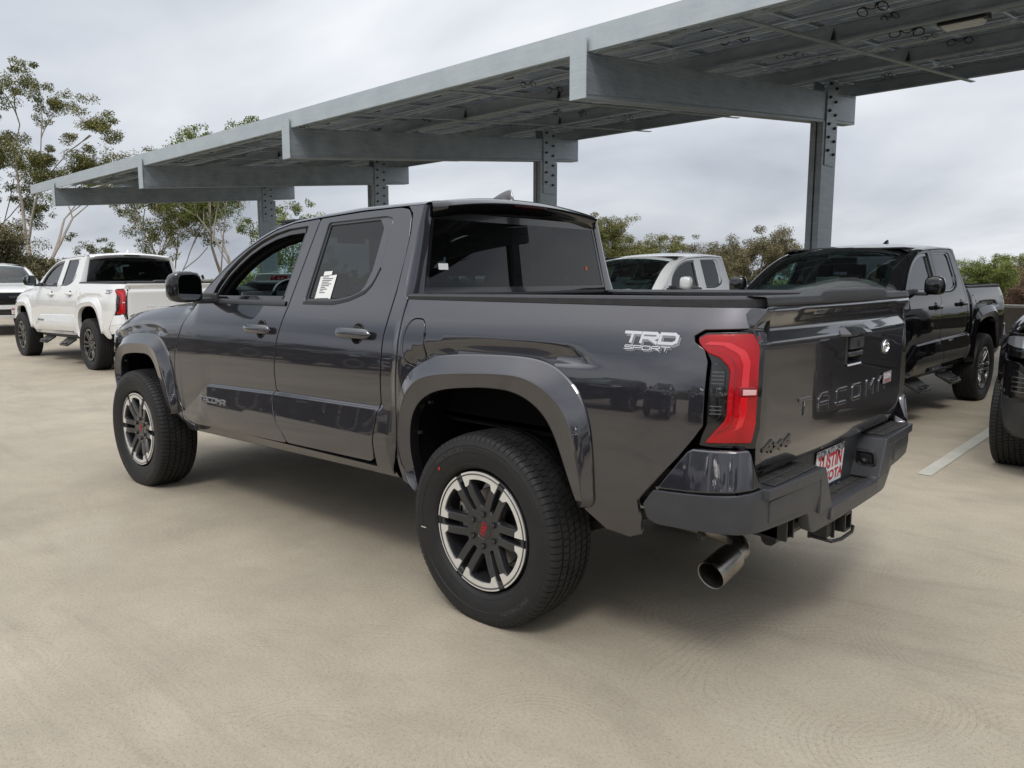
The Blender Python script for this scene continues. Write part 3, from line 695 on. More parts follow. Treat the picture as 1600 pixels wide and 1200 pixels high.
        for z in zs:
            yw=np.interp(z,[1.30,1.38,1.724,1.79],[.752,.735,.655,.64]); xr=float(np.interp(z,[1.30,1.38,1.45,1.60,1.79],[.585,.592,.602,.608,.611])); ys=float(S(xr,z)); xw=np.interp(z,[1.3,1.724],[.566,.603])
            row=[]
            for t in np.linspace(0,1,9):
                a=(1-t)**2; b=2*t*(1-t); c=t*t; row.append((a*xr+b*(xw-.001)+c*xw, sgn*(a*ys+b*(ys-.012)+c*yw), z))
            row.append((xw+.02,sgn*(yw-.001),z)); rows.append(row)
        curve_panel('rear_pillar',rows,P,T,smooth=50)
        # ---- cant rail and windscreen pillar
        rows=[]
        DT=[(.604,1.790),(.729,1.790),(1.07,1.786),(1.436,1.768),(1.685,1.752),(1.85,1.720),(1.981,1.676),(2.11,1.622),(2.222,1.562),(2.33,1.493),(2.44,1.411),(2.55,1.331),(2.66,1.25)]
        WT=[(.604,.635,1.806),(.729,.635,1.808),(1.07,.635,1.808),(1.436,.635,1.791),(1.70,.625,1.772),(1.88,.615,1.747),(2.03,.612,1.708),(2.17,.625,1.652),(2.29,.643,1.590),(2.40,.662,1.520),(2.51,.683,1.440),(2.62,.705,1.358),(2.73,.728,1.27)]
        D=resample_n([(x,float(S(x,z)),z) for x,z in DT],40); W=resample_n(WT,40)
        for t in np.linspace(0,1,9):
            a=(1-t)**2; b=2*t*(1-t); c=t*t
            Cc=np.stack([(D[:,0]+W[:,0])/2,D[:,1]-.022,W[:,2]-.001],1); Q=a*D+b*Cc+c*W; Q[:,1]*=sgn; rows.append(Q)
        first=D.copy(); first[:,1]=(first[:,1]-.02)*sgn; rows.insert(0,first)
        curve_panel('roof_rail',rows,P,T,smooth=60)
        # ---- fender
        wo=smooth_line([(.5*a[0]+.5*b[0],.5*a[1]+.5*b[1]) for a,b in zip(FO,FI)],40)
        topx=np.linspace(4.06,2.66,30)
        fe=[(2.643,1.262),(2.673,1.19),(2.703,1.124),(2.743,1.05),(2.783,.966),(2.801,.85),(2.798,.738),(2.768,.655),(2.716,.585),(2.63,.540),(2.555,.515),(2.60,.468),(2.69,.475)]+[tuple(q) for q in wo[::-1]]+[(3.72,.60),(3.78,.62),(3.80,.76),(3.86,.94),(3.90,1.06)]
        fe+=[(x,1.262-.11*np.clip((x-2.7)/1.2,0,1.2)**1.7+.004) for x in np.linspace(3.92,2.66,24)]
        cre=[[(x,float(_gz(x))) for x in np.linspace(2.86,3.66,30)],[(2.84,1.081),(3.04,1.081)],[(2.84,1.088),(3.04,1.088)]]
        panel('fender',fe,fl,P,T,creases=cre,flip=fp,step=.022,eps=.005)
        flare('wheel_flare',FO,FM,FI,sgn,P,T)
        # ---- bed side
        wo=smooth_line([(.5*a[0]+.5*b[0],.5*a[1]+.5*b[1]) for a,b in zip(RO,RI)],40)
        bs=[(.548,1.352),(.548,1.15),(.554,.95),(.560,.75),(.572,.60),(.56,.50),(.47,.46)]+[tuple(q) for q in wo]+[(-.60,.525),(-.70,.515),(-.757,.54),(-.758,.60),(-.752,.670),(-.905,.850),(-.950,.912),(-.980,.960),(-.980,1.172),(-.965,1.212),(-.930,1.236),(-.926,1.256),(-.955,1.276),(-1.118,1.283),(-1.120,1.30),(-1.122,1.352)]
        holes=[]
        fdoor=[(.445+.071*np.sign(math.cos(a))*abs(math.cos(a))**(.95 if math.cos(a)>0 else .45),1.160+.108*np.sign(math.sin(a))*abs(math.sin(a))**.85) for a in np.linspace(0,2*math.pi,44,endpoint=False)]
        if sgn>0: holes=[[tuple(q) for q in fdoor]]
        cre=[[(x,float(_fz(x))) for x in np.linspace(-.61,.50,44)],[(-.62,1.131),(-.34,1.131)],[(-.62,1.138),(-.34,1.138)]]
        b=panel('bed_side',bs,fl,P,T,holes=holes,creases=cre,flip=fp,step=.025)
        if sgn>0:
            fdp=[tuple(q) for q in inset(fdoor,.004)]
            panel('fuel_door',fdp,lambda u,v: np.stack([u,S(u,np.maximum(v,1.0))+.001+np.maximum(0,0)*u,v],-1) if False else side(1,.001)(u,v),P,b,flip=True,step=.025)
            panel('fuel_recess',[tuple(q) for q in inset(fdoor,-.004)],side(1,-.013),M['soot_black'],b,flip=True,step=.04)
            mb=MB(); mb.loft([[(.376+.006*c_,float(S(.376,1.19))+.0035*(1-abs(c_)),1.19+dz_) for dz_ in np.linspace(-.018,.018,7)] for c_ in (-1,0,1)],closed=False); mb.build('finger_notch',M['soot_black'],b)
            # trim badge: silver letters with a darker shadow
            sgnf=lambda u,v,h: (lambda q: tuple(q[0]+q[1]*(max(h,-.001)+.0015)))(Sn(-u,v))
            raised('trim_lettering_shadow',strokes('TRD',.668,1.222,.031,.060,.011,.010,.18)+strokes('SPORT',.676,1.199,.0125,.030,.006,.0032,.2),lambda u,v,h: sgnf(u+.005,v-.004,h),M['badge_grey'],b)
            raised('trim_lettering',strokes('TRD',.665,1.226,.031,.060,.011,.010,.18)+strokes('SPORT',.674,1.2005,.0125,.030,.006,.0032,.2),lambda u,v,h: sgnf(u,v,h+.0012),M['badge_silver'],b)
        flare('wheel_flare',RO,RM,RI,sgn,P,T)
        # bed rail cap
        rows=[]
        for x in np.linspace(.548,-1.122,40):
            y=float(S(x,1.352)); zr=1.372-.008*(x)   # rises slightly to the rear
            rows.append([(x,sgn*(y-.010),1.345),(x,sgn*(y+.004),1.350),(x,sgn*(y+.006),zr-.004),(x,sgn*(y-.002),zr+.004),(x,sgn*(y-.035),zr+.007),(x,sgn*(.745 if x>-1.0 else .735),zr+.004),(x,sgn*(.730),zr-.006),(x,sgn*.728,1.25)])
        mb=MB(); mb.loft(rows,closed=False); o=mb.build('bed_rail_cap',M['plastic'],T,smooth=35)
        # ---- tail light
        taillight(T,sgn)
        # ---- badge on the door
        if sgn>0:
            raised('model_lettering',strokes('TACOMA',-2.418,.699,.026,.043,.0115,.0065,.0),lambda u,v,h: (lambda q: (q[0][0],q[0][1]+(h+.006 if h>=0 else -.004),q[0][2]))(Sn(-u,v)),M['badge_grey'],d)
        # ---- rocker
        rows=[]
        for x in np.linspace(.60,2.64,30):
            b0=rz(x); dz_=.552-.012*(x-.7)/1.7
            rows.append([(x,sgn*(.885),dz_+.02),(x,sgn*(float(S(x,dz_))-.010),dz_-.004),(x,sgn*(.892),(dz_+b0)/2),(x,sgn*.882,b0+.006),(x,sgn*.872,b0),(x,sgn*.80,b0+.01),(x,sgn*.78,b0+.06)])
        curve_panel('rocker_panel',rows,P,T,smooth=30)
        # ---- wheel house liners
        for O_,I_,xc in ((RO,RI,0),(FO,FI,3.35)):
            i=smooth_line(I_,50); rows=[]
            for yy,s_ in ((.945,1.0),(.90,1.03),(.60,1.06),(.45,1.06)):
                rows.append([((q[0]-xc)*s_+xc,sgn*(min(yy,float(S(q[0],max(q[1],.62)))+.018)),.55+(q[1]-.55)*s_) for q in i])
            mb=MB(); mb.loft(rows,closed=False)
            mb.add([(q[0],sgn*.45,q[2]) for q in [(k[0],0,k[2]) for k in rows[-1]]],[tuple(range(len(rows[-1])))])
            mb.build('wheel_arch_liner',M['liner'],T,smooth=30)
            for k in (3,9,14): MB().box((float(i[k][0])-.01,sgn*.90,float(i[k][1])-.01),(.012,.02,.012)).build('liner_clip',M['plastic'],T,smooth=0)
    # ---- roof
    WTx=[.604,.729,1.07,1.436,1.70,1.88,2.03]; WTz=[1.806,1.808,1.808,1.791,1.772,1.747,1.708]; fz=pchip(WTx,WTz)
    def roof(u,v):
        w=.635; k=(1-np.clip(np.abs(v)/w,0,1)**2.2)
        x=u+sst(u,1.6,2.03)*.09*k
        return np.stack([x,v,fz(u)+.046*k-.004*np.exp(-((np.abs(v)-.36)/.03)**2)*sst(u,.7,.8)*(1-sst(u,1.7,1.8))],-1)
    rf=panel('roof',[(.60,-.634),(1.07,-.634),(1.436,-.634),(1.70,-.625),(1.88,-.615),(2.03,-.611),(2.03,.611),(1.88,.615),(1.70,.625),(1.436,.634),(1.07,.634),(.60,.634)],roof,P,T,step=.05)
    # shark fin aerial
    mb=MB(); rings=[]
    for t in np.linspace(0,1,12):
        x=.885-.19*t; h=.066*math.sin(min(1,t*1.05)*math.pi/2)**1.25 if t<.93 else .066*(1-(t-.93)/.07*.85); w_=.024*math.sin(math.pi*min(1,.12+t*.55)); z0=float(roof(np.array(x),np.array(0.))[2])-.002
        xs_=x-.02*t
        rings.append([(x,w_,z0),(xs_-.0,w_*.62,z0+h*.45),(xs_-.012*t,w_*.22,z0+h*.93),(xs_-.014*t,0,z0+h),(xs_-.012*t,-w_*.22,z0+h*.93),(xs_,-w_*.62,z0+h*.45),(x,-w_,z0)])
    mb.loft(rings,closed=True,caps=(True,True)); mb.build('roof_aerial',P,rf,smooth=50)
    # ---- windscreen
    W=resample_n([q for q in WT if q[0]>=2.03],20); rows=[]
    for q in W:
        t=(q[0]-2.03)/.7; row=[]
        for y in np.linspace(-1,1,25):
            k=1-abs(y)**2.2; row.append((q[0]+(.09+.10*t)*k,y*q[1],q[2]+(.046-.05*t)*k))
        rows.append(row)
    mb=MB(); mb.loft(rows,closed=False); mb.build('windscreen',M['glass_green'],T,smooth=60,fix=False)
    rows=[]  # black band round the glass
    mb=MB(); R_=[W[0],W[1]]
    for q,s_ in ((W[0],1),(W[1],1),(W[2],1)):
        t=(q[0]-2.03)/.7; rows.append([(q[0]+(.09+.10*t)*(1-abs(y)**2.2)-.004,y*q[1],q[2]+(.046-.05*t)*(1-abs(y)**2.2)-.004) for y in np.linspace(-1,1,25)])
    mb.loft(rows,closed=False)
    for sg in(1,-1):
        mb.loft([[(q[0]+(.09+.10*((q[0]-2.03)/.7))*(1-abs(y)**2.2)-.004,sg*y*q[1],q[2]+(.046-.05*((q[0]-2.03)/.7))*(1-abs(y)**2.2)-.004) for y in (.93,.965,1)] for q in W],closed=False)
    mb.build('windscreen_band',M['gloss_black'],T,smooth=60,fix=False)
    # ---- hood
    def hood(u,v):
        a=np.abs(v)/.80; ze=1.264-.11*np.clip((u-2.7)/1.2,0,1.2)**1.7-.004
        yl=.80
        up=.045*(1-sst(a,.45,1.0))+.016*np.exp(-((a-.80)/.16)**2)*sst(u,2.8,3.2)+.012*np.exp(-((a-.56)/.06)**2)-.022*(1-sst(a,.40,.52))*sst(u,2.9,3.2)
        nose=1.1*np.clip(u-3.92+.10*a**3,0,.4)**2+.10*np.clip(u-3.5,0,1)**2
        return np.stack([u+.0*v,v,ze+up*(1-.25*sst(u,3.3,4.0))-nose],-1)
    yw=lambda x: float(S(x,1.262-.11*min(1.2,max(0,(x-2.7)/1.2))**1.7))-.004
    hl=[(x,yw(x)) for x in np.linspace(2.70,3.93,14)]
    ho=hl+[(4.06,.68),(4.13,.45),(4.15,0)]; ho=ho+[(x,-y) for x,y in ho[::-1][1:]]; ho+= [(2.84,-.5),(2.93,0),(2.84,.5)]
    panel('hood',ho,hood,P,T,step=.045,flip=False,flange=.03)
    mb=MB(); mb.loft([[(x,y,z) for y in np.linspace(-.76,.76,9)] for x,z in ((2.60,1.27),(2.95,1.235))],closed=False); mb.build('cowl_cover',M['plastic'],T,smooth=0)
    rear_end(T); bed_interior(T); cabin(T); chassis(T); front_end(T)
    for x in (0,3.35):
        for sgn in (1,-1): make_wheel(T,sgn,x)
def door_handle(d,sgn,x,z):
    mb=MB()
    P0,n0=Sn(x,z)
    def f(u,v,h): 
        q,n=Sn(x+u,z+v); q=q+n*h; return (q[0],sgn*q[1],q[2])
    # bar
    rings=[]
    L_=.138
    for t in np.linspace(-1,1,17):
        e=math.sqrt(max(0,1-abs(t)**8)); hh=.030*e+.002; st=.032*(1-.45*abs(t)**3)+.006; ln=.015
        rings.append([f(t*L_,hh*math.cos(a)*.72,st+ln*e*math.sin(a)-.004) for a in np.linspace(0,2*math.pi,14,endpoint=False)])
    mb.loft(rings,True,(True,True)); 
    for s_ in (-1,1): mb.prism([(s_*.118-.014,-.012),(s_*.118+.014,-.012),(s_*.118+.014,.012),(s_*.118-.014,.012)],lambda u,v,s: f(u,v,.022 if s else -.004))
    h=mb.build('door_handle',M['paint_grey'],d,smooth=45)
    mb=MB()
    # finger cup
    for r0 in (0,): 
        rr=[]
        for s_,dp in ((1.0,.0012),(.93,.0016),(.90,.0006)): rr.append([f(-.012+.050*s_*math.cos(a),.004+.052*s_*math.sin(a),dp+.0008) for a in np.linspace(0,2*math.pi,28,endpoint=False)])
        mb.loft(rr,True,(False,True))
    mb.build('handle_cup',M['gloss_black'],h,smooth=30)
def mirror(d,sgn):
    mb=MB()
    # housing: rounded box, lofted along y
    cx,cz=2.305,1.392
    rings=[]
    for y,sx,sz,dx,dz in ((.955,.020,.040,.0,-.035),(.965,.055,.065,.0,-.01),(.985,.072,.084,0,0),(1.04,.080,.092,0,0),(1.09,.078,.090,.008,0),(1.125,.064,.076,.018,-.004),(1.142,.040,.052,.026,-.008),(1.148,.015,.025,.03,-.01)):
        ring=[]
        for a in np.linspace(0,2*math.pi,24,endpoint=False):
            c,s_=math.cos(a),math.sin(a); k=.55
            ring.append((cx+dx+sx*np.sign(c)*abs(c)**k if c>0 else cx+dx+sx*.45*np.sign(c)*abs(c)**.35,sgn*y,cz+dz+sz*np.sign(s_)*abs(s_)**k))
        rings.append(ring)
    mb.loft(rings,True,(True,True)); h=mb.build('door_mirror',M['gloss_black'],d,smooth=50)
    mb=MB(); mb.box((cx+.02,sgn*.93,cz-.082),(.075,.12,.035)); mb.box((cx+.07,sgn*.873,cz-.065),(.20,.03,.055)); mb.build('mirror_arm',M['plastic'],h,bevel=.01)
    mb=MB(); pts=[]
    for a in np.linspace(0,2*math.pi,28,endpoint=False):
        c,s_=math.cos(a),math.sin(a); pts.append((1.046+.070*np.sign(c)*abs(c)**.5,cz-.002+.073*np.sign(s_)*abs(s_)**.5))
    mb.prism(pts,lambda u,v,s:(cx-.038-.002*s-(u-1.07)*.06,sgn*u,v)); mb.build('mirror_glass',M['mirror'],h,smooth=0)
TL=[(-.926,1.252),(-.955,1.273),(-1.104,1.280),(-1.112,1.24),(-1.114,1.10),(-1.114,.97),(-1.108,.905),(-.992,.902),(-1.016,.965),(-1.016,1.168),(-.962,1.214),(-.932,1.234)]
def wrap(sgn):
    """flank surface that rolls over onto the back face past x=-1.1"""
    def f(u,v):
        u=np.asarray(u,float); y=S(np.maximum(u,-1.16),v); return np.stack([u,sgn*y,v],-1)
    return f
def taillight(T,sgn):
    fp=sgn>0; t=empty('tail_light',(0,0,0)); t.parent=T
    full=[(-.934,1.252),(-.958,1.268),(-1.116,1.274),(-1.126,1.262),(-1.132,1.10),(-1.132,.95),(-1.124,.888),(-1.000,.888),(-.965,.892),(-.972,.925),(-.986,.962),(-.986,1.172),(-.962,1.212),(-.936,1.236)]
    panel('lamp_housing',fillet(full,.006,2),side(sgn,-.010),M['gloss_black'],t,flip=fp,step=.02,flange=.06)
    red=[(-.942,1.248),(-.962,1.262),(-1.106,1.268),(-1.118,1.25),(-1.127,1.10),(-1.127,.97),(-1.118,.908),(-.988,.903),(-1.020,.948),(-1.044,.980),(-1.049,1.000),(-1.049,1.142),(-1.042,1.160),(-1.015,1.188),(-.980,1.200),(-.955,1.222),(-.944,1.236)]
    lens=panel('red_lens',fillet(red,.008,3),side(sgn,.004),M['lens'],t,flip=fp,step=.018,flange=.014,rnd=.004)
    inner=[(-.993,1.168),(-.993,.972),(-1.024,.984),(-1.038,1.006),(-1.038,1.138),(-1.028,1.156),(-1.008,1.170)]
    panel('side_vent_trim',fillet(inner,.004,2),side(sgn,.001),M['gloss_black'],t,flip=fp,step=.02,flange=.01,rnd=.003)
    mb=MB()
    for k in range(14):
        z=1.155-.0125*k
        if .998<z<1.15 and not 1.04<z<1.10:
            mb.add([(u,sgn*(float(S(u,zz))+h),zz) for u,zz,h in ((-.998,z,.0012),(-1.033,z,.0012),(-1.033,z-.004,.0025),(-.998,z-.004,.0025))],[(0,1,2,3)])
    mb.build('vent_ribs',M['plastic'],t,smooth=0)
    mb=MB(); l1=resample_n([(-.972,1.234),(-1.03,1.232),(-1.078,1.205),(-1.092,1.17),(-1.093,1.10),(-1.093,1.0),(-1.082,.955),(-1.02,.925)],30)
    mb.loft([[(q[0]+o*1.0,sgn*(float(S(q[0]+o,q[1]+o2))+.0058),q[1]+o2) for o,o2 in ((-.009,.005),(.0,.0),(.009,-.005))] for q in l1],closed=False); mb.build('light_guide',M['lens_bright'],lens,smooth=40,fix=False)
    # dark inner band that follows the lens and the clear reverse lamp strip
    mb=MB(); l1=resample_n([(-1.000,1.206),(-1.025,1.203),(-1.052,1.185),(-1.064,1.16),(-1.066,1.08),(-1.066,.99),(-1.056,.962),(-1.02,.938)],24); 
    mb.loft([[(x,sgn*(float(S(x,z))+.0062),z) for x,z in (q,(q[0]-.0035,q[1]-.0015))] for q in l1],closed=False); mb.build('lens_groove',M['lens_dark'],lens,smooth=0,fix=False)
    strip=[(-1.090,1.086),(-1.124,1.086),(-1.124,1.069),(-1.090,1.067)]
    panel('reverse_lamp',strip,side(sgn,.0075),M['lens_clear'],lens,flip=fp,step=.01,flange=.004,rnd=.001)
    strip=[(-1.078,1.094),(-1.122,1.094),(-1.122,1.060),(-1.078,1.060)]
    panel('reverse_lamp_bezel',strip,side(sgn,.006),M['lens_dark'],lens,flip=fp,step=.01,flange=.004,rnd=.001)
# back face of the tailgate: x as a function of (y,z)
_tz=pchip([.78,.80,.83,.88,.95,1.05,1.15,1.205,1.232,1.240,1.262,1.283,1.290,1.300,1.335,1.350,1.360,1.39],[.035,.022,.012,.004,.000,.0,-.001,-.003,-.004,.0,.010,.018,.0155,.010,-.012,-.013,-.006,.0])
def tg(u,v):
    u=np.asarray(u,float); v=np.asarray(v,float)
    bulge=.026*(1-np.clip(np.abs(u)/.80,0,1)**2.0)
    e=.008*sst(np.abs(u),.70,.80)**2
    base=_tz(v)
    # upper shelf is pinched into a deeper recess in the middle of the spoiler
    mid=(1-sst(np.abs(u),.49,.56))*np.exp(-((v-1.318)/.014)**2)*.012
    # ends of the middle step
    return np.stack([-1.122-bulge+e+base+mid,u,v],-1)
def rear_end(T):
    P=M['paint_grey']
    tgo=[(-.770,1.356),(-.794,1.285),(-.788,1.232),(-.790,1.0),(-.776,.872),(-.758,.80),(-.72,.788),(.72,.788),(.758,.80),(.776,.872),(.790,1.0),(.788,1.232),(.794,1.285),(.770,1.356)]
    cr_=[[(-.8,z),(.8,z)] for z in (1.232,1.240,1.283,1.290,1.335,1.350)]
    hh=fillet([(-.105,1.225),(.105,1.225),(.088,1.13),(.08,1.108),(-.08,1.108),(-.088,1.13)],.008,2)
    g=panel('tailgate',fillet(tgo,.01,3),tg,P,T,holes=[hh],creases=cr_,step=.02,flip=True,flange=.05)
    # spoiler cap
    mb=MB(); rows=[]
    for y in np.concatenate([np.linspace(-.772,-.38,9),np.linspace(-.345,.345,9),np.linspace(.38,.772,9)]):
        bump_=.020*(1-sst(abs(y),.33,.39)); xb=float(tg(np.array(y),np.array(1.36))[0]); zt=1.386
        rows.append([(xb+.010,y,1.352),(xb-.004,y,1.356),(xb-.007,y,1.364),(xb-.002,y,zt-.003+bump_*.85),(xb+.006,y,zt+bump_),(xb+.06,y,zt+.002+bump_),(xb+.085,y,zt-.008+bump_*.7),(xb+.10,y,1.36),(xb+.10,y,1.30)])
    mb.loft(rows,closed=False); mb.build('tailgate_cap',M['plastic'],g,smooth=30)
    # hood over the handle: painted brow
    mb=MB()
    def tp(u,v,o): 
        q=tg(np.array(u),np.array(v)); return (float(q[0])-o,u,v)
    mb.loft([[tp(y,1.262,-.002),tp(y,1.258,.012*k),tp(y*1.0,1.232,.030*k),tp(y,1.224,.030*k),tp(y,1.222,-.01)] for y,k in ((-.150,0),(-.118,.95),(-.112,1),(0,1),(.112,1),(.118,.95),(.150,0))],closed=False)
    mb.build('handle_brow',P,g,smooth=20)
    # handle pod: camera block above, scooped pull below
    mb=MB()
    mb.loft([[tp(u*k,v,o) for u,v in ((-.095,1.222),(.095,1.222),(.080,1.11),(-.080,1.11))] for k,o in ((1,-.002),(.94,.006))]+[[tp(u*.86,v+dv,-.035) for u,v,dv in ((-.095,1.222,-.03),(.095,1.222,-.03),(.080,1.11,.012),(-.080,1.11,.012))]],True,(False,True))
    h=mb.build('tailgate_handle',M['plastic'],g,smooth=20)
    mb=MB(); 
    for a in ((.0,1.190,.11,.046,.020),): mb.box((-1.150,a[0],a[1]+.004),(.034,.150,.050))
    mb.box((-1.150,0,1.150),(.030,.155,.020)); mb.build('handle_lever',M['bumper_grey'],h,bevel=.006)
    mb=MB(); mb.lathe([(-1.1715,.0001),(-1.1715,.010),(-1.166,.012),(-1.15,.012)],20,'X',c=(0,.0,1.190)); mb.build('rear_camera',M['badge_black'],h,smooth=30)
    mb=MB(); mb.loft([[tp(y,1.110,.001),tp(y,1.110,.008),tp(y,1.104,.010),tp(y,1.100,.002)] for y in (-.078,.078)],closed=False); mb.build('handle_trim',M['badge_silver'],h,smooth=0)
    # stamped name
    TH_=.0045
    fn=lambda u,v,h_: (lambda q:(float(q[0])-(h_+TH_ if h_>=0 else -.003),-u,v))(tg(np.array(-u),np.array(v)))
    for i,ch in enumerate('TACOMA'):
        lt=raised('raised_letter',strokes(ch,-.500+i*.172,.962,.054,.094,0,.014,.12),fn,M['paint_grey'],g); bv=lt.modifiers.new('bevel','BEVEL'); bv.width=.0022; bv.segments=2
    # black drive badge low on the tailgate
    q=strokes('4x4',-.745,.862,.036,.058,.010,.012,.3)
    raised('drive_badge',q,fn,M['badge_black'],g)
    # round emblem of three ovals
    mb=MB(); cy,cz=-.435,1.148
    def oval(ay,az,oy,oz,th):
        rr=[]
        for a in np.linspace(0,2*math.pi,33)[:-1]:
            c,s_=math.cos(a),math.sin(a); yy,zz=cy+oy+ay*c,cz+oz+az*s_; x=float(tg(np.array(yy),np.array(zz))[0])
            rr.append([(x-.001,yy+c*th,zz+s_*th),(x-.005,yy+c*th*.6,zz+s_*th*.6),(x-.005,yy-c*th*.6,zz-s_*th*.6),(x-.001,yy-c*th,zz-s_*th)])
        rr.append(rr[0]); mb.loft(rr,closed=False)
    oval(.040,.028,0,0,.0038); oval(.014,.026,0,0,.003); oval(.027,.0095,0,.0125,.003)
    mb.build('emblem',M['chrome'],g,smooth=40)
    dd=MB().prism([(-.40,.985),(-.53,.985),(-.53,1.035),(-.40,1.035)],lambda u,v,s:(float(tg(np.array(u),np.array(v))[0])-.0075-.0005*s,u,v)).build('dealer_patch',M['patch_tone'],g,smooth=0)  # thin toned patch carrying dealer lettering, laid over the stamped name
    fd=lambda X,Y,Z:(float(tg(np.array(-.465-X),np.array(1.015+Y))[0])-.0086,-.465-X,1.015+Y)
    text_mesh('patch_lettering','TUSTIN',.030,fd,M['plate_white'],dd,bold=.001)
    text_mesh('patch_lettering','TOYOTA',.018,lambda X,Y,Z: fd(X,Y-.020,Z),M['plate_red'],dd)
    # ---- rear window
    mb=MB(); rows=[]
    for z in np.linspace(1.385,1.748,8):
        yw=np.interp(z,[1.38,1.724,1.79],[.725,.645,.632]); x0=np.interp(z,[1.38,1.748],[.576,.611])
        rows.append([(x0-.018*(1-(y)**2),y*yw,z) for y in np.linspace(-1,1,15)])
    mb.loft(rows,closed=False); w=mb.build('rear_window',M['glass_tint'],T,smooth=60,fix=False)
    mb=MB()
    def wrow(z,yo): 
        yw=np.interp(z,[1.30,1.38,1.724,1.79],[.745,.735,.655,.64]); x0=np.interp(z,[1.38,1.748],[.576,.611]); return (x0-.018*(1-(yo)**2)-.0015,yo*yw,z)
    mb.loft([[wrow(z,y) for y in np.linspace(-1,1,15)] for z in (1.372,1.385,1.400)],closed=False)
    mb.loft([[wrow(z,y) for y in np.linspace(-1,1,15)] for z in (1.725,1.76)],closed=False)
    for sg in (1,-1): mb.loft([[wrow(z,sg*a) for a in (.965,.985,1.0)] for z in np.linspace(1.372,1.76,8)],closed=False)
    mb.build('window_border',M['gloss_black'],w,smooth=60,fix=False)
    mb=MB(); mb.loft([[(.560,y,1.376),(.556,y,1.366),(.560,y,1.352),(.575,y,1.345)] for y in np.linspace(-.70,.70,5)],closed=False); mb.build('window_sill_trim',M['plastic'],w,smooth=40)
    def sticker(nm,y,z,wy,wz,mt,n=0):
        mb=MB()
        if n: pts=[(y+wy*math.cos(a),z+wz*math.sin(a)) for a in np.linspace(0,2*math.pi,20,endpoint=False)]
        else: pts=[(y-wy,z-wz),(y+wy,z-wz),(y+wy,z+wz),(y-wy,z+wz)]
        mb.prism(pts,lambda u,v,s:(float(np.interp(v,[1.38,1.748],[.576,.611]))-.018*(1-(u/.70)**2)-.002-.0006*s,u,v)); return mb.build(nm,mt,w,smooth=0)
    sticker('service_sticker',.600,1.500,.030,.015,M['paper']); 
    sticker('round_sticker',-.545,1.500,.010,.013,mat('orange_sticker',(.65,.12,.05),.5),1)
    # painted back wall of the cab
    mb=MB(); mb.loft([[(.575,y,z) for y in (-.80,-.4,0,.4,.80)] for z in (.60,1.375)],closed=False); mb.build('cab_back_wall',P,T,smooth=0)
    # ---- visor above the rear window with stop lamp
    mb=MB(); rows=[]
    for y in np.linspace(-.652,.652,25):
        k=1-abs(y/.66)**2.2; z0=1.806+.046*(1-min(1,abs(y)/.635)**2.2); e=min(1,(.652-abs(y))/.03); ov=.058*max(.15,e**.5)
        rows.append([(.615,y,z0+.001),(.600,y,z0+.001),(.60-ov*.6,y,z0-.010),(.60-ov,y,z0-.026),(.60-ov*.98,y,z0-.034),(.60-ov*.8,y,z0-.050),(.592-ov*.25,y,z0-.070),(.600,y,z0-.076)])
    mb.loft(rows,closed=False); v=mb.build('rear_visor',M['gloss_black'],T,smooth=40,fix=True)
    mb=MB(); mb.loft([[(.600-.057,y,1.824),(.600-.0595,y,1.812),(.600-.050,y,1.800)] for y in np.linspace(-.13,.13,5)],closed=False); mb.build('stop_lamp',M['smoked'],v,smooth=30)
    # ---- bumper: skin laid along a plan path (s, z)
    path=np.array([(-.765,.922),(-.85,.936),(-.95,.943),(-1.03,.934),(-1.085,.915),(-1.118,.898),(-1.150,.850),(-1.163,.79),(-1.172,.70),(-1.185,.55),(-1.195,.40),(-1.200,.20),(-1.202,0.)])
    path=np.concatenate([path,(path[:-1]*[1,-1])[::-1]])
    ss=np.concatenate([[0],np.cumsum(np.linalg.norm(np.diff(path,axis=0),axis=1))]); half=ss[-1]/2; ss-=half
    fx=pchip(ss,path[:,0]); 
    def cubic(xs,ys):
        def f(t): return np.interp(t,xs,ys)
        return f
    tt=np.linspace(ss[0],ss[-1],400); ker=np.hanning(7); ker/=ker.sum()
    def sm(a): 
        p_=np.pad(a,3,mode='reflect',reflect_type='odd'); return np.convolve(p_,ker,'valid')
    sx,sy=sm(np.interp(tt,ss,path[:,0])),sm(np.interp(tt,ss,path[:,1]))
    def bp(s,z,off=0):
        s=np.asarray(s,float); z=np.asarray(z,float); x=np.interp(s,tt,sx); y=np.interp(s,tt,sy)
        dx=np.interp(s+.004,tt,sx)-np.interp(s-.004,tt,sx); dy=np.interp(s+.004,tt,sy)-np.interp(s-.004,tt,sy); l=np.hypot(dx,dy)+1e-9
        nx,ny=dy/l,-dx/l  # outward?
        o=off-.10*np.clip(.655-z,0,.2)*1.0-.20*np.clip(z-.725,0,1)
        return np.stack([x+nx*o,y+ny*o,z],-1)
    # make sure the offset points outward
    q0=bp(np.array(0.),np.array(.66)); q1=bp(np.array(0.),np.array(.66),.01); flipo=1 if q1[0]<q0[0] else -1
    B=lambda off: (lambda s,z: bp(s,z,0) + (bp(s,z,off)-bp(s,z,0))*flipo) if False else (lambda s,z: bp(s,z,off*flipo))
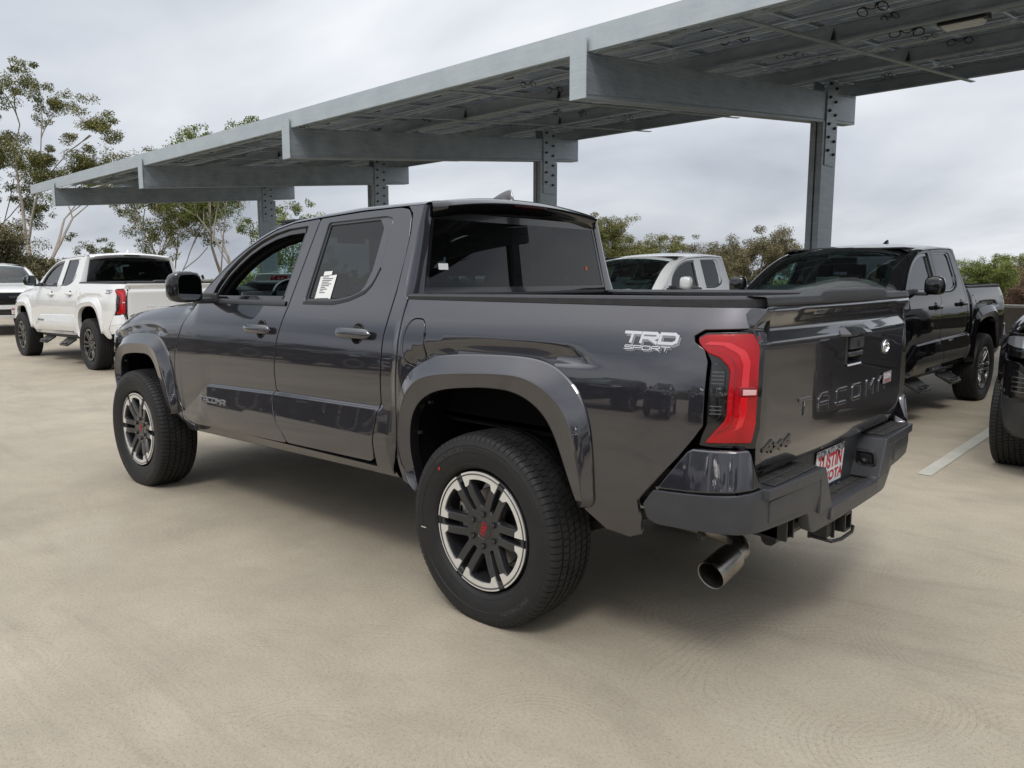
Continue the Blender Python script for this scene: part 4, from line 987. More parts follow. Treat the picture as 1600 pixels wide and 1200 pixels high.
    def B(off):
        def f(s,z):
            s=np.asarray(s,float); z=np.asarray(z,float); x=np.interp(s,tt,sx); y=np.interp(s,tt,sy)
            dx=np.interp(s+.006,tt,sx)-np.interp(s-.006,tt,sx); dy=np.interp(s+.006,tt,sy)-np.interp(s-.006,tt,sy); l=np.hypot(dx,dy)+1e-9
            nx,ny=-dy/l*-1,dx/l*-1
            nx,ny=(dy/l,-dx/l)
            sg=1 if (np.interp(0.006,tt,sy)-np.interp(-.006,tt,sy))<0 else -1
            nx,ny=nx*sg,ny*sg
            o=off-.12*np.clip(.66-z,0,.2)-.16*np.clip(z-.735,0,1)
            return np.stack([x+nx*o,y+ny*o,z],-1)
        return f
    h=half
    s_=lambda d: d # distance from centre
    lo=[(0,.512),(.385,.512),(.425,.522),(.452,.560),(.478,.606),(.64,.606),(.90,.612),(1.0,.612),(h-.06,.598),(h-.02,.610),(h-.004,.66),(h-.05,.72),(.905,.748),(.80,.757),(.79,.757),(.385,.757),(.357,.742),(.345,.72),(.292,.612),(.262,.588),(0,.588)]
    outl=[(-a,b) for a,b in lo]+[(a,b) for a,b in lo[::-1]][1:-1]
    sgs=1
    bm_=empty('rear_bumper'); bm_.parent=T
    f0=B(0); 
    panel('bumper_shell',fillet(outl,.012,3),f0,M['bumper_grey'],bm_,step=.025,flange=.035,rnd=.004,flip=FLIPB)
    for sg in (1,-1):
        cap=[(h-.052,.722),(h-.07,.742),(h-.165,.872),(h-.19,.885),(.865,.892),(.845,.885),(.805,.765),(.80,.760),(.905,.752)]
        panel('bumper_end_cap',fillet([(a*sg,b) for a,b in cap],.008,3),B(-.002),M['paint_grey'],bm_,step=.02,flange=.05,rnd=.010,flip=FLIPB)
        # top face of the cap
        ins_=[(.478,.640),(.50,.628),(.77,.634),(.775,.70),(.768,.712),(.50,.722),(.482,.708)]
        panel('bumper_face_insert',fillet([(a*sg,b) for a,b in ins_],.006,2),B(.004),M['bumper_grey'],bm_,step=.03,flange=.006,rnd=.003,flip=FLIPB)
        # outer step pads
        mb=MB()
        y0,y1=.345,.80
        mb.add([(-1.178,sg*.80,.7585),(-1.192,sg*.60,.7585),(-1.20,sg*.36,.7585),(-1.075,sg*.36,.7585),(-1.075,sg*.82,.7585),(-1.178,sg*.80,.72),(-1.192,sg*.60,.72),(-1.20,sg*.36,.72),(-1.075,sg*.36,.72),(-1.075,sg*.82,.72)],[(0,1,2,3,4),(5,9,8,7,6),(0,5,6,1),(1,6,7,2),(2,7,8,3),(3,8,9,4),(4,9,5,0)])
        mb.build('bumper_top',M['bumper_grey'],bm_,smooth=0,bevel=.004)
        mb=MB()
        for k in range(3):
            for j in range(2):
                mb.box((-1.108-.045*j,sg*(.44+.125*k),.762),(.040,.118,.008))
        mb.build('step_pad',M['pad'],bm_,bevel=.003)
        # upright filler between cap and tailgate
        mb=MB(); mb.add([(-1.075,sg*.80,.70),(-1.075,sg*.80,.90),(-1.15,sg*.80,.76),(-1.10,sg*.80,.885),(-1.075,sg*.86,.90),(-1.10,sg*.86,.89)],[(0,1,3,2),(1,3,5,4)]); mb.build('cap_return',M['paint_grey'],bm_,smooth=0)
        # notch side wall
        mb=MB(); mb.add([(-1.198,sg*.352,.755),(-1.198,sg*.270,.590),(-1.07,sg*.262,.590),(-1.07,sg*.335,.755),(-1.198,sg*.40,.755),(-1.198,sg*.40,.590),(-1.07,sg*.40,.590),(-1.07,sg*.40,.755)],[(0,1,2,3),(4,7,6,5),(0,3,7,4),(1,5,6,2),(0,4,5,1),(3,2,6,7)]); mb.build('notch_wall',M['bumper_grey'],bm_,smooth=0,bevel=.006)
    mb=MB(); mb.box((-1.13,0,.560),(.125,.54,.05)); mb.build('notch_floor',M['bumper_grey'],bm_,bevel=.004)
    mb=MB()
    for k in range(3):
        for j in range(2): mb.box((-1.108-.042*j,-.165+.165*k,.588),(.037,.155,.008))
    mb.build('step_pad',M['pad'],bm_,bevel=.003)
    mb=MB(); mb.box((-1.07,0,.68),(.02,.76,.19)); mb.build('notch_back',M['plastic'],bm_,bevel=.004)
    # trailer socket in the right wall of the notch
    mb=MB()
    c0=Vector((-1.135,-.296,.680)); n=Vector((0,1,-.42)).normalized(); ux=Vector((1,0,0)); uz=n.cross(ux)*-1
    def rr(w_,o,k=.35): return [c0+n*o+ux*(w_*np.sign(math.cos(a))*abs(math.cos(a))**k)+uz*(w_*np.sign(math.sin(a))*abs(math.sin(a))**k) for a in np.linspace(.1,2*math.pi+.1,20,endpoint=False)]
    mb.loft([rr(.042,.008),rr(.042,.018),rr(.036,.024),rr(.034,.012),rr(.028,.012),rr(.026,.020),rr(.020,.022)],True,(False,True)); so=mb.build('trailer_socket',M['plastic'],bm_,smooth=30)
    mb=MB(); mb.loft([[c0+n*.030+ux*(r*math.cos(a))+uz*(r*math.sin(a)) for a in np.linspace(0,6.283,14,endpoint=False)] for r in (.014,.010)]+[[c0+n*.024+ux*(.01*math.cos(a))+uz*(.01*math.sin(a)) for a in np.linspace(0,6.283,14,endpoint=False)]],True,(False,True)); mb.build('socket_pin',M['steel'],so,smooth=30)
    # hitch, brackets, cross tube
    mb=MB()
    mb.tube([(-1.06,-.52,.50),(-1.06,.52,.50)],.032,10)
    for sg in(1,-1):
        mb.box((-1.05,sg*.475,.555),(.17,.010,.10)); mb.box((-1.05,sg*.535,.555),(.17,.010,.10)); mb.box((-1.05,sg*.505,.510),(.15,.06,.008)); mb.tube([(-1.06,sg*.37,.50),(-1.06,sg*.47,.56)],.03,8)
    # receiver box (open) and safety chain plate
    for dy,dz_,sy,sz_ in ((.034,0,.010,.075),(-.034,0,.010,.075),(0,.034,.058,.010),(0,-.034,.058,.010)): mb.box((-1.09,dy,.462+dz_),(.16,sy,sz_))
    mb.box((-1.06,0,.425),(.012,.26,.05))
    for sg in (1,-1):
        mb.box((-1.135,sg*.075,.455),(.014,.012,.10)); mb.box((-1.10,sg*.11,.46),(.07,.060,.085))
    mb.tube([(-1.07,-.14,.415),(-1.15,-.125,.405),(-1.165,-.06,.402),(-1.165,.06,.402),(-1.15,.125,.405),(-1.07,.14,.415)],.008,8)
    mb.build('tow_hitch',M['frame_black'],T,smooth=30,bevel=.002)
    mb=MB(); mb.tube([(-.30,.47,.50),(-.66,.505,.485),(-.84,.515,.478),(-.92,.525,.470),(-.965,.55,.458),(-.985,.585,.452),(-.977,.615,.442),(-.970,.65,.432)],[.034,.034,.034,.034,.034,.035,.036,.037],18,(False,False)); 
    e=mb.build('exhaust_pipe',M['exhaust'],T,smooth=60)
    a=Vector((-.975,.622,.440)); dr=Vector((.10,.95,-.27)).normalized(); b_=a+dr*.150
    def cir(c,r,d): 
        u=d.cross(Vector((0,0,1))).normalized(); w_=u.cross(d); return [c+u*(r*math.cos(t))+w_*(r*math.sin(t)) for t in np.linspace(0,2*math.pi,32,endpoint=False)]
    mb=MB(); mb.loft([cir(a,.038,dr),cir(a+dr*.008,.049,dr),cir(a+dr*.03,.052,dr),cir(b_-dr*.004,.0535,dr),cir(b_,.053,dr),cir(b_-dr*.002,.050,dr),cir(b_-dr*.10,.044,dr)],True,(False,False)); mb.build('exhaust_tip',M['exhaust'],e,smooth=30)
    mb=MB(); mb.loft([cir(b_-dr*.004,.0498,dr),cir(b_-dr*.12,.0435,dr)],True,(False,True)); mb.build('exhaust_bore',M['soot_black'],e,smooth=30)
    mb=MB(); mb.tube([(-.80,.50,.56),(-.80,.53,.50),(-.80,.56,.47)],.007,6); mb.box((-.80,.515,.482),(.018,.085,.085)); mb.build('exhaust_hanger',M['frame_black'],e,smooth=30)
def number_plate(T):
    """dealer paper plate in the bumper notch"""
    w=empty('licence_plate',(-1.083,.01,.668)); w.parent=T
    w.rotation_euler=(0,R(-4),0)
    W2,H2=.152,.094
    mb=MB(); mb.box((0,0,0),(.003,W2*2,H2*2)); pl=mb.build('plate_board',M['plate_white'],w,smooth=0)
    f=lambda dx: (lambda X,Y,Z:(-.0020-dx,-X,Y))
    text_mesh('plate_lettering','TUSTIN AUTO CENTER',.034,lambda X,Y,Z:(-.0024,-X,Y+.079),M['plate_navy'],w,sx=.86,bold=.0012)
    mb=MB(); mb.box((-.0018,0,.030),(.001,W2*1.94,.062)); mb.box((-.0018,0,-.026),(.001,W2*1.94,.044)); bnd=mb.build('plate_band',M['plate_white'],w,smooth=0)
    text_mesh('plate_name','TUSTIN',.080,lambda X,Y,Z:(-.0028,-X,Y*1.05+.034+.10*X*X*6*.12),M['plate_red'],w,sx=.98,bold=.003)
    # white arch then second line in red and navy
    text_mesh('plate_name','TOYOTA',.058,lambda X,Y,Z:(-.0028,-X,Y+-.030+.0),M['plate_red'],w,sx=1.28,bold=.002)
    text_mesh('plate_lettering','TOYOTA',.034,lambda X,Y,Z:(-.0028,-X-.03,Y-.077),M['plate_navy'],w,sx=1.3,bold=.0015)
    mb=MB()
    for y,z in ((.09,.079),(-.09,.079)):
        mb.box((-.004,y,z-.020),(.005,.012,.016))
    mb.build('plate_bolt',M['plastic'],w,bevel=.002)
def bed_interior(T):
    mb=MB()
    for sg in (1,-1): mb.box((-.28,sg*.72,1.08),(1.64,.02,.54))
    mb.box((-.28,0,.815),(1.66,1.46,.03)); mb.box((.53,0,1.08),(.03,1.5,.56)); mb.box((-1.045,0,1.08),(.03,1.46,.52))
    mb.build('bed_liner',M['liner'],T,smooth=0)
def cabin(T):
    mb=MB(); mb.box((1.65,0,.62),(2.1,1.6,.06)); mb.build('cabin_floor',M['cabin'],T,smooth=0)
    mb=MB(); mb.box((1.30,0,1.775),(1.36,1.24,.012)); mb.build('headliner',M['cabin'],T,smooth=0)
    # inner door and pillar trim
    for sg in (1,-1):
        mb=MB(); mb.loft([[(x,sg*.80,.62),(x,sg*.815,1.25),(x,sg*.83,1.300)] for x in (.66,2.6)],closed=False)
        mb.loft([[(x+.03,sg*(float(S(x,1.3))-.04),1.3),(x-.04,sg*(float(S(x,1.76))-.035),1.76)] for x in (1.42,1.56)],closed=False)
        mb.loft([[(2.62-.62*t,sg*(.80-.13*t),1.24+.47*t),(2.52-.62*t,sg*(.79-.13*t),1.24+.47*t)] for t in (0,.5,1)],closed=False)
        mb.loft([[(x,sg*.66,1.735-.0*x),(x,sg*.60,1.765)] for x in (.7,2.0)],closed=False)
        mb.build('interior_trim',M['cabin'],T,smooth=30)
    # dashboard
    mb=MB(); sec=[(2.42,.80),(2.34,.98),(2.29,1.18),(2.30,1.315),(2.35,1.372),(2.45,1.392),(2.55,1.375),(2.70,1.27),(2.70,.8)]
    mb.loft([[(x,y,z) for x,z in sec] for y in (-.70,-.3,.3,.70)],True,(True,True)); da=mb.build('dashboard',M['cabin'],T,smooth=30)
    mb=MB(); mb.loft([[(2.40,y,1.36),(2.34,y,1.36),(2.34,y,1.418),(2.44,y,1.428),(2.60,y,1.385)] for y in (.56,.16)],True,(True,True)); mb.box((2.33,0,1.40),(.03,.26,.15)); mb.build('instrument_binnacle',M['cabin'],da,bevel=.012)
    mb=MB(); mb.box((2.285,.645,1.322),(.03,.12,.055)); mb.build('air_vent',M['gloss_black'],da,bevel=.01)
    mb=MB(); mb.box((2.270,.645,1.322),(.012,.145,.074)); mb.build('vent_surround',M['badge_grey'],da,bevel=.004)
    # steering wheel
    s=empty('steering_wheel',(2.17,.37,1.262)); s.parent=T; s.rotation_euler=(0,R(-62),0)
    mb=MB(); n=40; rings=[]
    for k in range(n):
        a=2*math.pi*k/n; c=Vector((.185*math.cos(a),.185*math.sin(a),0)); u=Vector((math.cos(a),math.sin(a),0)); rings.append([c+u*(.016*math.cos(t))+Vector((0,0,1))*(.016*math.sin(t)) for t in np.linspace(0,6.2832,10,endpoint=False)])
    rings.append(rings[0]); mb.loft(rings); mb.build('wheel_grip',M['gloss_black'],s,smooth=60)
    mb=MB(); mb.box((0,0,-.01),(.13,.15,.05)); mb.box((0,.11,-.005),(.03,.12,.02)); mb.box((0,-.11,-.005),(.03,.12,.02)); mb.box((.09,0,-.005),(.14,.03,.02)); mb.tube([(0,0,-.02),(0,0,-.25)],.035,10); mb.build('wheel_hub',M['cabin'],s,bevel=.01)
    for x in (1.33,.86):
        for y in ((.37,-.37) if x>1 else (.36,0,-.36)):
            st=empty('seat',(x,y,0)); st.parent=T
            w_=.25 if x>1 else .19
            mb=MB(); mb.loft([[(.25,-w_,.86),(.25,w_,.86),(.25,w_,.98),(.25,-w_,.98)],[(-.18,-w_,.84),(-.18,w_,.84),(-.18,w_,.95),(-.18,-w_,.95)]],True,(True,True)); mb.build('seat_cushion',M['seat'],st,bevel=.04,segs=3)
            mb=MB(); tp_=1.50 if x>1 else 1.42
            mb.loft([[(-.10,-w_,.93),(-.10,w_,.93),(-.24,w_,.93),(-.24,-w_,.93)],[(-.20,-w_*.97,1.25),(-.20,w_*.97,1.25),(-.34,w_*.97,1.25),(-.34,-w_*.97,1.25)],[(-.27,-w_*.72,tp_),(-.27,w_*.72,tp_),(-.36,w_*.72,tp_),(-.36,-w_*.72,tp_)]] if x>1 else [[(-.10,-w_,.93),(-.10,w_,.93),(-.17,w_,.93),(-.17,-w_,.93)],[(-.17,-w_*.95,tp_),(-.17,w_*.95,tp_),(-.23,w_*.95,tp_),(-.23,-w_*.95,tp_)]],True,(True,True)); mb.build('seat_back',M['seat'],st,bevel=.035,segs=3)
            mb=MB(); hx=-.33 if x>1 else -.19; mb.box((hx,0,tp_+.12),(.09,.25 if x>1 else .2,.17)); mb.tube([(hx,.06,tp_-.02),(hx,.06,tp_+.08)],.007,6); mb.tube([(hx,-.06,tp_-.02),(hx,-.06,tp_+.08)],.007,6); mb.build('headrest',M['seat'],st,bevel=.03,segs=3)
    mb=MB(); mb.box((2.11,0,1.70),(.02,.22,.06)); mb.build('rear_view_mirror',M['gloss_black'],T,bevel=.01)
def chassis(T):
    mb=MB()
    for sg in (1,-1):
        mb.loft([[(x,sg*y+dy,z+dz_) for dy,dz_ in ((-.04,-.07),(.04,-.07),(.04,.07),(-.04,.07))] for x,y,z in ((-1.10,.50,.58),(-.5,.50,.64),(0,.50,.68),(.5,.48,.55),(2.4,.46,.50),(3.0,.40,.56),(4.0,.42,.56))],True,(True,True))
        mb.tube([(-.35,sg*.62,.40),(-.02,sg*.60,.78)],.026,10); mb.tube([(-.31,sg*.62,.45),(-.15,sg*.61,.63)],.036,10)
        mb.loft([[(x,sg*.62+dy,z+dz_) for dy,dz_ in ((-.03,-.02),(.03,-.02),(.03,.02),(-.03,.02))] for x,z in ((-.70,.56),(-.3,.40),(0,.34),(.35,.40),(.62,.50))],True,(True,True))
        mb.box((2.2,sg*.74,.50),(.5,.05,.05)); mb.box((2.55,sg*.70,.46),(.28,.10,.07))
        mb.tube([(3.35,sg*.55,.40),(3.35,sg*.30,.42)],.03,8); mb.tube([(3.32,sg*.60,.42),(3.36,sg*.48,.92)],.05,12)
    mb.tube([(0,-.74,.395),(0,.74,.395)],.045,14); mb.lathe([(-.16,.06),(-.09,.13),(0,.15),(.09,.13),(.16,.06)],20,'Y',c=(0,0,.395))
    mb.tube([(0,0,.42),(1.6,.05,.48)],.04,10); mb.box((1.9,0,.55),(.9,.5,.22)); mb.box((.9,-.30,.56),(.9,.36,.2)); mb.box((3.3,0,.62),(.7,.7,.35)); mb.box((-.80,0,.60),(.06,.96,.09)); mb.box((-.25,0,.70),(.06,.96,.06))
    mb.box((1.6,0,.575),(2.2,1.5,.02)); mb.box((-.3,0,.79),(1.6,1.36,.02))
    mb.build('chassis',M['under'],T,smooth=30)
    mb=MB(); mb.tube([(.20,.48,.86),(.12,.62,.84),(.02,.66,.80),(-.12,.64,.80)],.006,6); mb.tube([(-.02,.66,.80),(-.02,.66,.84)],.011,8); mb.tube([(.10,.55,.78),(-.25,.60,.76)],.005,6); mb.build('brake_line',M['steel'],T,smooth=60)
def front_end(T):
    P=M['paint_grey']
    path=np.array([(3.78,.905),(3.90,.868),(4.00,.815),(4.08,.74),(4.14,.62),(4.185,.45),(4.205,.25),(4.21,0)]); path=np.concatenate([path,(path[:-1]*[1,-1])[::-1]])
    ss=np.concatenate([[0],np.cumsum(np.linalg.norm(np.diff(path,axis=0),axis=1))]); h=ss[-1]/2; ss-=h
    tt=np.linspace(-h,h,300); sx,sy=np.interp(tt,ss,path[:,0]),np.interp(tt,ss,path[:,1]); ker=np.hanning(15); ker/=ker.sum()
    sx=np.convolve(np.pad(sx,7,mode='reflect',reflect_type='odd'),ker,'valid'); sy=np.convolve(np.pad(sy,7,mode='reflect',reflect_type='odd'),ker,'valid')
    def F(off,lean=.16):
        def f(s,z):
            s=np.asarray(s,float); z=np.asarray(z,float); x=np.interp(s,tt,sx); y=np.interp(s,tt,sy)
            dx=np.interp(s+.01,tt,sx)-np.interp(s-.01,tt,sx); dy=np.interp(s+.01,tt,sy)-np.interp(s-.01,tt,sy); l=np.hypot(dx,dy)+1e-9
            nx,ny=-dy/l,dx/l; o=off-lean*np.clip(z-.92,0,1)-.35*np.clip(.62-z,0,1)
            return np.stack([x+nx*o,y+ny*o,z],-1)
        return f
    e_=h-.01
    fb=empty('front_bumper'); fb.parent=T
    sh=[(e_,.62),(e_-.02,.52),(.80,.46),(.5,.43),(-.5,.43),(-.80,.46),(-e_+.02,.52),(-e_,.62),(-e_+.01,.86),(-.80,.855),(-.70,.80),(-.60,.765),(.60,.765),(.70,.80),(.80,.855),(e_-.01,.86)]
    lowg=[(-.50,.50),(.50,.50),(.55,.66),(-.55,.66)]
    panel('bumper_shell',fillet(sh,.02,3),F(0),P,fb,holes=[fillet(lowg,.02,3)],step=.04,flange=.04,rnd=.004,flip=FLIPF)
    panel('lower_grille',lowg,F(-.05),M['plastic'],fb,step=.05,flip=FLIPF)
    for sg in (1,-1):
        fog=[(.66,.60),(.84,.62),(.88,.78),(.80,.80),(.66,.74)]
        panel('bumper_vent',fillet([(a*sg,b) for a,b in fog],.015,3),F(.003),M['gloss_black'],fb,step=.04,flip=FLIPF,flange=.02)
        mb=MB()
        for k in range(4):
            z=.645+.033*k; f=F(.010); mb.loft([[tuple(f(s*sg,z)),tuple(F(.016)(s*sg,z+.004)),tuple(f(s*sg,z+.010))] for s in np.linspace(.68,.83,5)],closed=False)
        mb.build('vent_slats',M['badge_grey'],fb,smooth=30)
        hl=[(.58,1.03),(.60,.895),(.80,.885),(e_+.0,.905),(e_+.005,1.02),(.95,1.055),(.60,1.065)]
        t=panel('headlight',fillet([(a*sg,b) for a,b in hl],.012,3),F(-.004),M['gloss_black'],T,step=.03,flip=FLIPF,flange=.05)
        hl2=[(.62,1.015),(.64,.955),(.80,.955),(e_-.04,.975),(e_-.04,1.02),(.90,1.035),(.64,1.04)]
        panel('lamp_lens',fillet([(a*sg,b) for a,b in hl2],.008,3),F(.002),M['headlamp'],t,step=.03,flip=FLIPF,flange=.006)
        mb=MB()
        for k in range(3):
            z=.60+.036*k; f=F(.006); mb.loft([[tuple(f(s*sg,z)),tuple(f(s*sg,z+.007))] for s in (e_-.035,e_-.075)],closed=False)
        mb.build('side_marker',M['badge_silver'],fb,smooth=0)
    gr=[(-.575,1.055),(-.565,.90),(-.60,.775),(.60,.775),(.565,.90),(.575,1.055),(.5,1.075),(-.5,1.075)]
    g=panel('grille',fillet(gr,.015,3),F(-.03),M['plastic'],T,step=.05,flip=FLIPF,flange=.03)
    mb=MB()
    for k in range(8):
        z=.80+.033*k; mb.loft([[tuple(F(-.026)(s,z)),tuple(F(-.006)(s,z+.003)),tuple(F(-.006)(s,z+.010)),tuple(F(-.026)(s,z+.016))] for s in np.linspace(-.55,.55,9)],closed=False)
    mb.build('grille_slats',M['gloss_black'],g,smooth=30)
    mb=MB(); q=[tuple(F(.004)(s,z)) for s,z in ((-.19,.99),(-.17,.93),(.17,.93),(.19,.99))]; q2=[tuple(F(-.02)(s,z)) for s,z in ((-.19,.99),(-.17,.93),(.17,.93),(.19,.99))]; mb.add(q+q2,[(0,1,2,3),(0,4,5,1),(1,5,6,2),(2,6,7,3),(3,7,4,0)]); mb.build('grille_badge_bar',M['gloss_black'],g,bevel=.004)
    hdr=[(-.60,1.10),(-.60,1.06),(.60,1.06),(.60,1.10),(0,1.115)]
FLIPB=False; FLIPF=True
# ---------------------------------------------------------------- ground, deck, parapet
def sheet(name,x0,x1,y0,y1,z,m,kind='structure'):
    mb=MB(); mb.add([(x0,y0,z),(x1,y0,z),(x1,y1,z),(x0,y1,z)],[(0,1,2,3)]); o=mb.build(name,m,None,smooth=0,fix=False); o['kind']=kind; return o
sheet('ground',-3000,3000,-3000,3000,-7.0,M['earth'])
mb=MB(); mb.box((4.5,8,-.25),(64,50,.5)); deck=mb.build('parking_deck',M['concrete'],None,smooth=0); deck['kind']='structure'
def stall_line(x,y0,y1,w=.10):
    mb=MB(); mb.add([(x-w/2,y0,.004),(x+w/2,y0,.004),(x+w/2,y1,.004),(x-w/2,y1,.004)],[(0,1,2,3)]); o=mb.build('stall_line',M['line_paint'],None,smooth=0,fix=False); o['kind']='structure'
for x in (-.70,2.35,5.6): stall_line(x,-8.6,-3.02 if x<0 else -5.2)
def wall(name,a,b,h,label):
    a,b=Vector(a),Vector(b); d=(b-a).normalized(); L_=(b-a).length; w=empty(name,tuple((a+b)/2),math.atan2(d.y,d.x),label,'wall')
    mb=MB(); mb.box((0,0,h/2),(L_,.22,h)); mb.build('wall_body',M['parapet'],w,smooth=0)
    mb=MB(); mb.box((0,0,h+.03),(L_,.30,.06)); mb.build('coping',M['parapet_cap'],w,smooth=0,bevel=.01)
wall('parapet_wall',(-27,-16.6,0),(36.1,-16.6,0),.80,'brown concrete parapet with a pale coping along the deck edge behind the black pickup')
wall('parapet_wall',(36.2,-16.4,0),(36.2,32,0),.85,'concrete parapet closing the far end of the deck beyond the white pickups')
# ---------------------------------------------------------------- solar canopy
CX,CY,CPH,CS,WN,WF,ZN,ZF=4.416,-14.10,-.045,8.0,8.14,-1.286,3.94,4.815
can=empty('solar_canopy',(CX,CY,0),CPH,'long steel solar canopy with cantilever beams and bolted posts over the parking row','canopy')
SL=(ZF-ZN)/(WF-WN)
zb=lambda w: ZN+(w-WN)*SL
def kb(k): return k*CS
PH_=1.02
U0,U1=-3*CS-2,3*CS+2.9
bolt0=None
for k in range(-3,4):
    u=kb(k)
    mb=MB(); hw=.13
    # box beam of two lipped channels
    sec=[(-hw,0),(-.012,0),(-.012,.03),(.012,.03),(.012,0),(hw,0),(hw,.61),(-hw,.61)]
    mb.loft([[(u+a,w,zb(w)+b) for a,b in sec] for w in (WF,WN-.01)],True,(True,True))
    for b in (.045,.565): mb.loft([[(u-hw-.004,w,zb(w)+b),(u-hw-.012,w,zb(w)+b+.008),(u-hw-.004,w,zb(w)+b+.016)] for w in (WF+.01,WN-.02)],True,(True,True))
    mb.build('beam',M['galv'],can,smooth=0)
    mb=MB(); mb.box((u,WN+.012,zb(WN)+.395),(.30,.016,.80)); mb.build('beam_end_plate',M['galv_light'],can,smooth=0)
    p=mb=MB(); sec=[(-.14,-.35),(.14,-.35),(.14,.35),(.022,.35),(.022,.29),(-.022,.29),(-.022,.35),(-.14,.35)]
    mb.loft([[(u+a,b,z) for a,b in sec] for z in (0,zb(0)-.012)],True,(True,True)); mb.box((u,0,.012),(.5,.9,.024)); po=mb.build('post',M['galv'],can,smooth=0)
    mb=MB(); 
    for sg in (-1,1): mb.box((u+sg*.152,0,zb(0)-.02),(.018,.50,1.75))
    mb.build('splice_plate',M['galv'],po,smooth=0)
    if k<0: continue
    for i in range(6):
        for s2 in (-1,1):
            for sg in (-1,1):
                if bolt0 is None: bolt0=MB().tube([(0,0,0),(.045,0,0)],[.034,.028],6).build('bolt',M['bolt'],po,smooth=0); b_=bolt0
                else: b_=bolt0.copy(); C.objects.link(b_); b_.parent=po
                b_.location=(u+sg*.16,s2*.14,zb(0)+.70-.27*i+(.06 if s2>0 else 0)); b_.rotation_euler=(0,0,0 if sg>0 else math.pi)
# purlins run the length of the canopy
def bar(name,sec,w,base,m,u0=U0,u1=U1): 
    mb=MB(); mb.loft([[(u,w+a,base+b) for a,b in sec] for u in (u0,u1)],True,(True,True)); return mb.build(name,m,can,smooth=0)
Csec=[(-.035,0),(.035,0),(.035,.30),(-.035,.30)]
bar('fascia',[(-.03,0),(.03,0),(.03,.325),(-.03,.325)],WN-.06,zb(WN)+.62,M['galv_light'])
for i,w in enumerate((5.15,2.05,-1.22)):
    b=zb(w)+.61+.004
    bar('purlin',[(-.045,0),(.05,0),(.05,.03),(-.035,.03),(-.035,.245),(.05,.245),(.05,.255),(-.045,.255)],w,b,M['galv'])
for i in range(1,9):
    w=WN-.10-i*(PH_+.012)+.006
    bar('module_rail',[(-.022,0),(.022,0),(.022,.045),(-.022,.045)],w,zb(w)+.80,M['galv_light'])
# thin bracing straps that cross under the purlins at mid bay
for k,du in [(k,d_) for k in range(-3,3) for d_ in (3.0,5.68)]:
    u=kb(k)+du; mb=MB(); mb.loft([[(u-.045,w,zb(w)+.59),(u+.045,w,zb(w)+.59),(u+.045,w,zb(w)+.61),(u-.045,w,zb(w)+.61)] for w in (WF-.5,WN-.2)],True,(True,True)); mb.build('bracing_strap',M['galv'],can,smooth=0)
    for w in (5.15,2.05): MB().add([(u-.02,w,zb(w)+.61),(u+.06,w,zb(w)+.61),(u+.0,w,zb(w)+.84),(u+.02,w-.10,zb(w)+.62)],[(0,1,2),(0,2,3),(1,3,2),(0,3,1)]).build('brace_gusset',M['bolt'],can,smooth=0)
PW,PH=1.98,1.02
def module():
    mb=MB(); a_,b_=PW/2-.03,PH/2-.03; mb.add([(-a_,-b_,.012),(a_,-b_,.012),(a_,b_,.012),(-a_,b_,.012)],[(3,2,1,0)],0)
    for a,b,c,d in ((0,PH/2-.022,PW-.01,.034),(0,-PH/2+.022,PW-.01,.034),(PW/2-.022,0,.034,PH-.08),(-PW/2+.022,0,.034,PH-.08)): mb.box((a,b,.0),(c,d,.035),mi=1)
    mb.box((0,.12,-.008),(.16,.10,.022),mi=2); return mb
proto=None; cells=[]
ang=math.atan(SL)
rows_w=[WN-.10-PH/2-i*(PH+.012) for i in range(9)]
n=int((U1-U0)/(PW+.012))
for j in range(n):
    for i,w in enumerate(rows_w): cells.append((U0+PW/2+.02+j*(PW+.012),w))
cells.sort(key=lambda q:(CX+q[0]+2.2)**2+(CY+q[1]-3.2)**2)
T0=Matrix.Rotation(ang,4,'X')
def place_mod(o,u,w): o.location=(u,w,zb(w)+.61+.255+.03); o.rotation_euler=(ang,0,0)
proto=module().build('solar_panel',[M['pv'],M['galv'],M['bolt']],can,smooth=0)
place_mod(proto,*cells[0])
for u,w in cells[1:100]:
    o=proto.copy(); C.objects.link(o); o.parent=can; place_mod(o,u,w)
mb=MB(); src=module()
for u,w in cells[100:]:
    mt=Matrix.Translation((u,w,zb(w)+.895))@T0; vs=[mt@Vector(q) for q in src.v]; n0=len(mb.v); mb.v+=[tuple(q) for q in vs]; mb.f+=[tuple(i+n0 for i in f) for f in src.f]; mb.m+=src.m
o=mb.build('solar_panel_field',[M['pv'],M['galv'],M['bolt']],can,smooth=0,fix=False); o['kind']='stuff'
# cable loops hanging under the modules
def loop_mesh():
    mb=MB(); p1=[]; 
    for t in np.linspace(0,1,26):
        a=t*2*math.pi*1.15; p1.append((-.16+.075*math.sin(a)+.05*t, .05*math.cos(a),-.03-.055+.055*math.cos(a)))
    for t in np.linspace(0,1,10): p1.append((-.11+.22*t,.03*math.sin(t*9),-.02-.06*math.sin(math.pi*t)))
    for t in np.linspace(0,1,26):
        a=t*2*math.pi*1.1; p1.append((.14+.065*math.sin(a),.05*math.cos(a),-.035-.05+.05*math.cos(a)))
    mb.tube(p1,.0085,5); return mb
cl=loop_mesh().build('cable_loop',M['cable'],can,smooth=60); first=True; r_=random.Random(4)
for u,w in cells[:150]:
    if r_.random()<.85:
        o=cl if first else cl.copy()
        if not first: C.objects.link(o); o.parent=can
        first=False; s=r_.uniform(.6,.95); o.location=(u+r_.uniform(-.15,.15),w+r_.uniform(-.5,.5),zb(w)+.885); o.rotation_euler=(ang,0,r_.uniform(-.5,.5)); o.scale=(s*r_.uniform(.7,1.3),s,s*r_.uniform(.6,1.25))
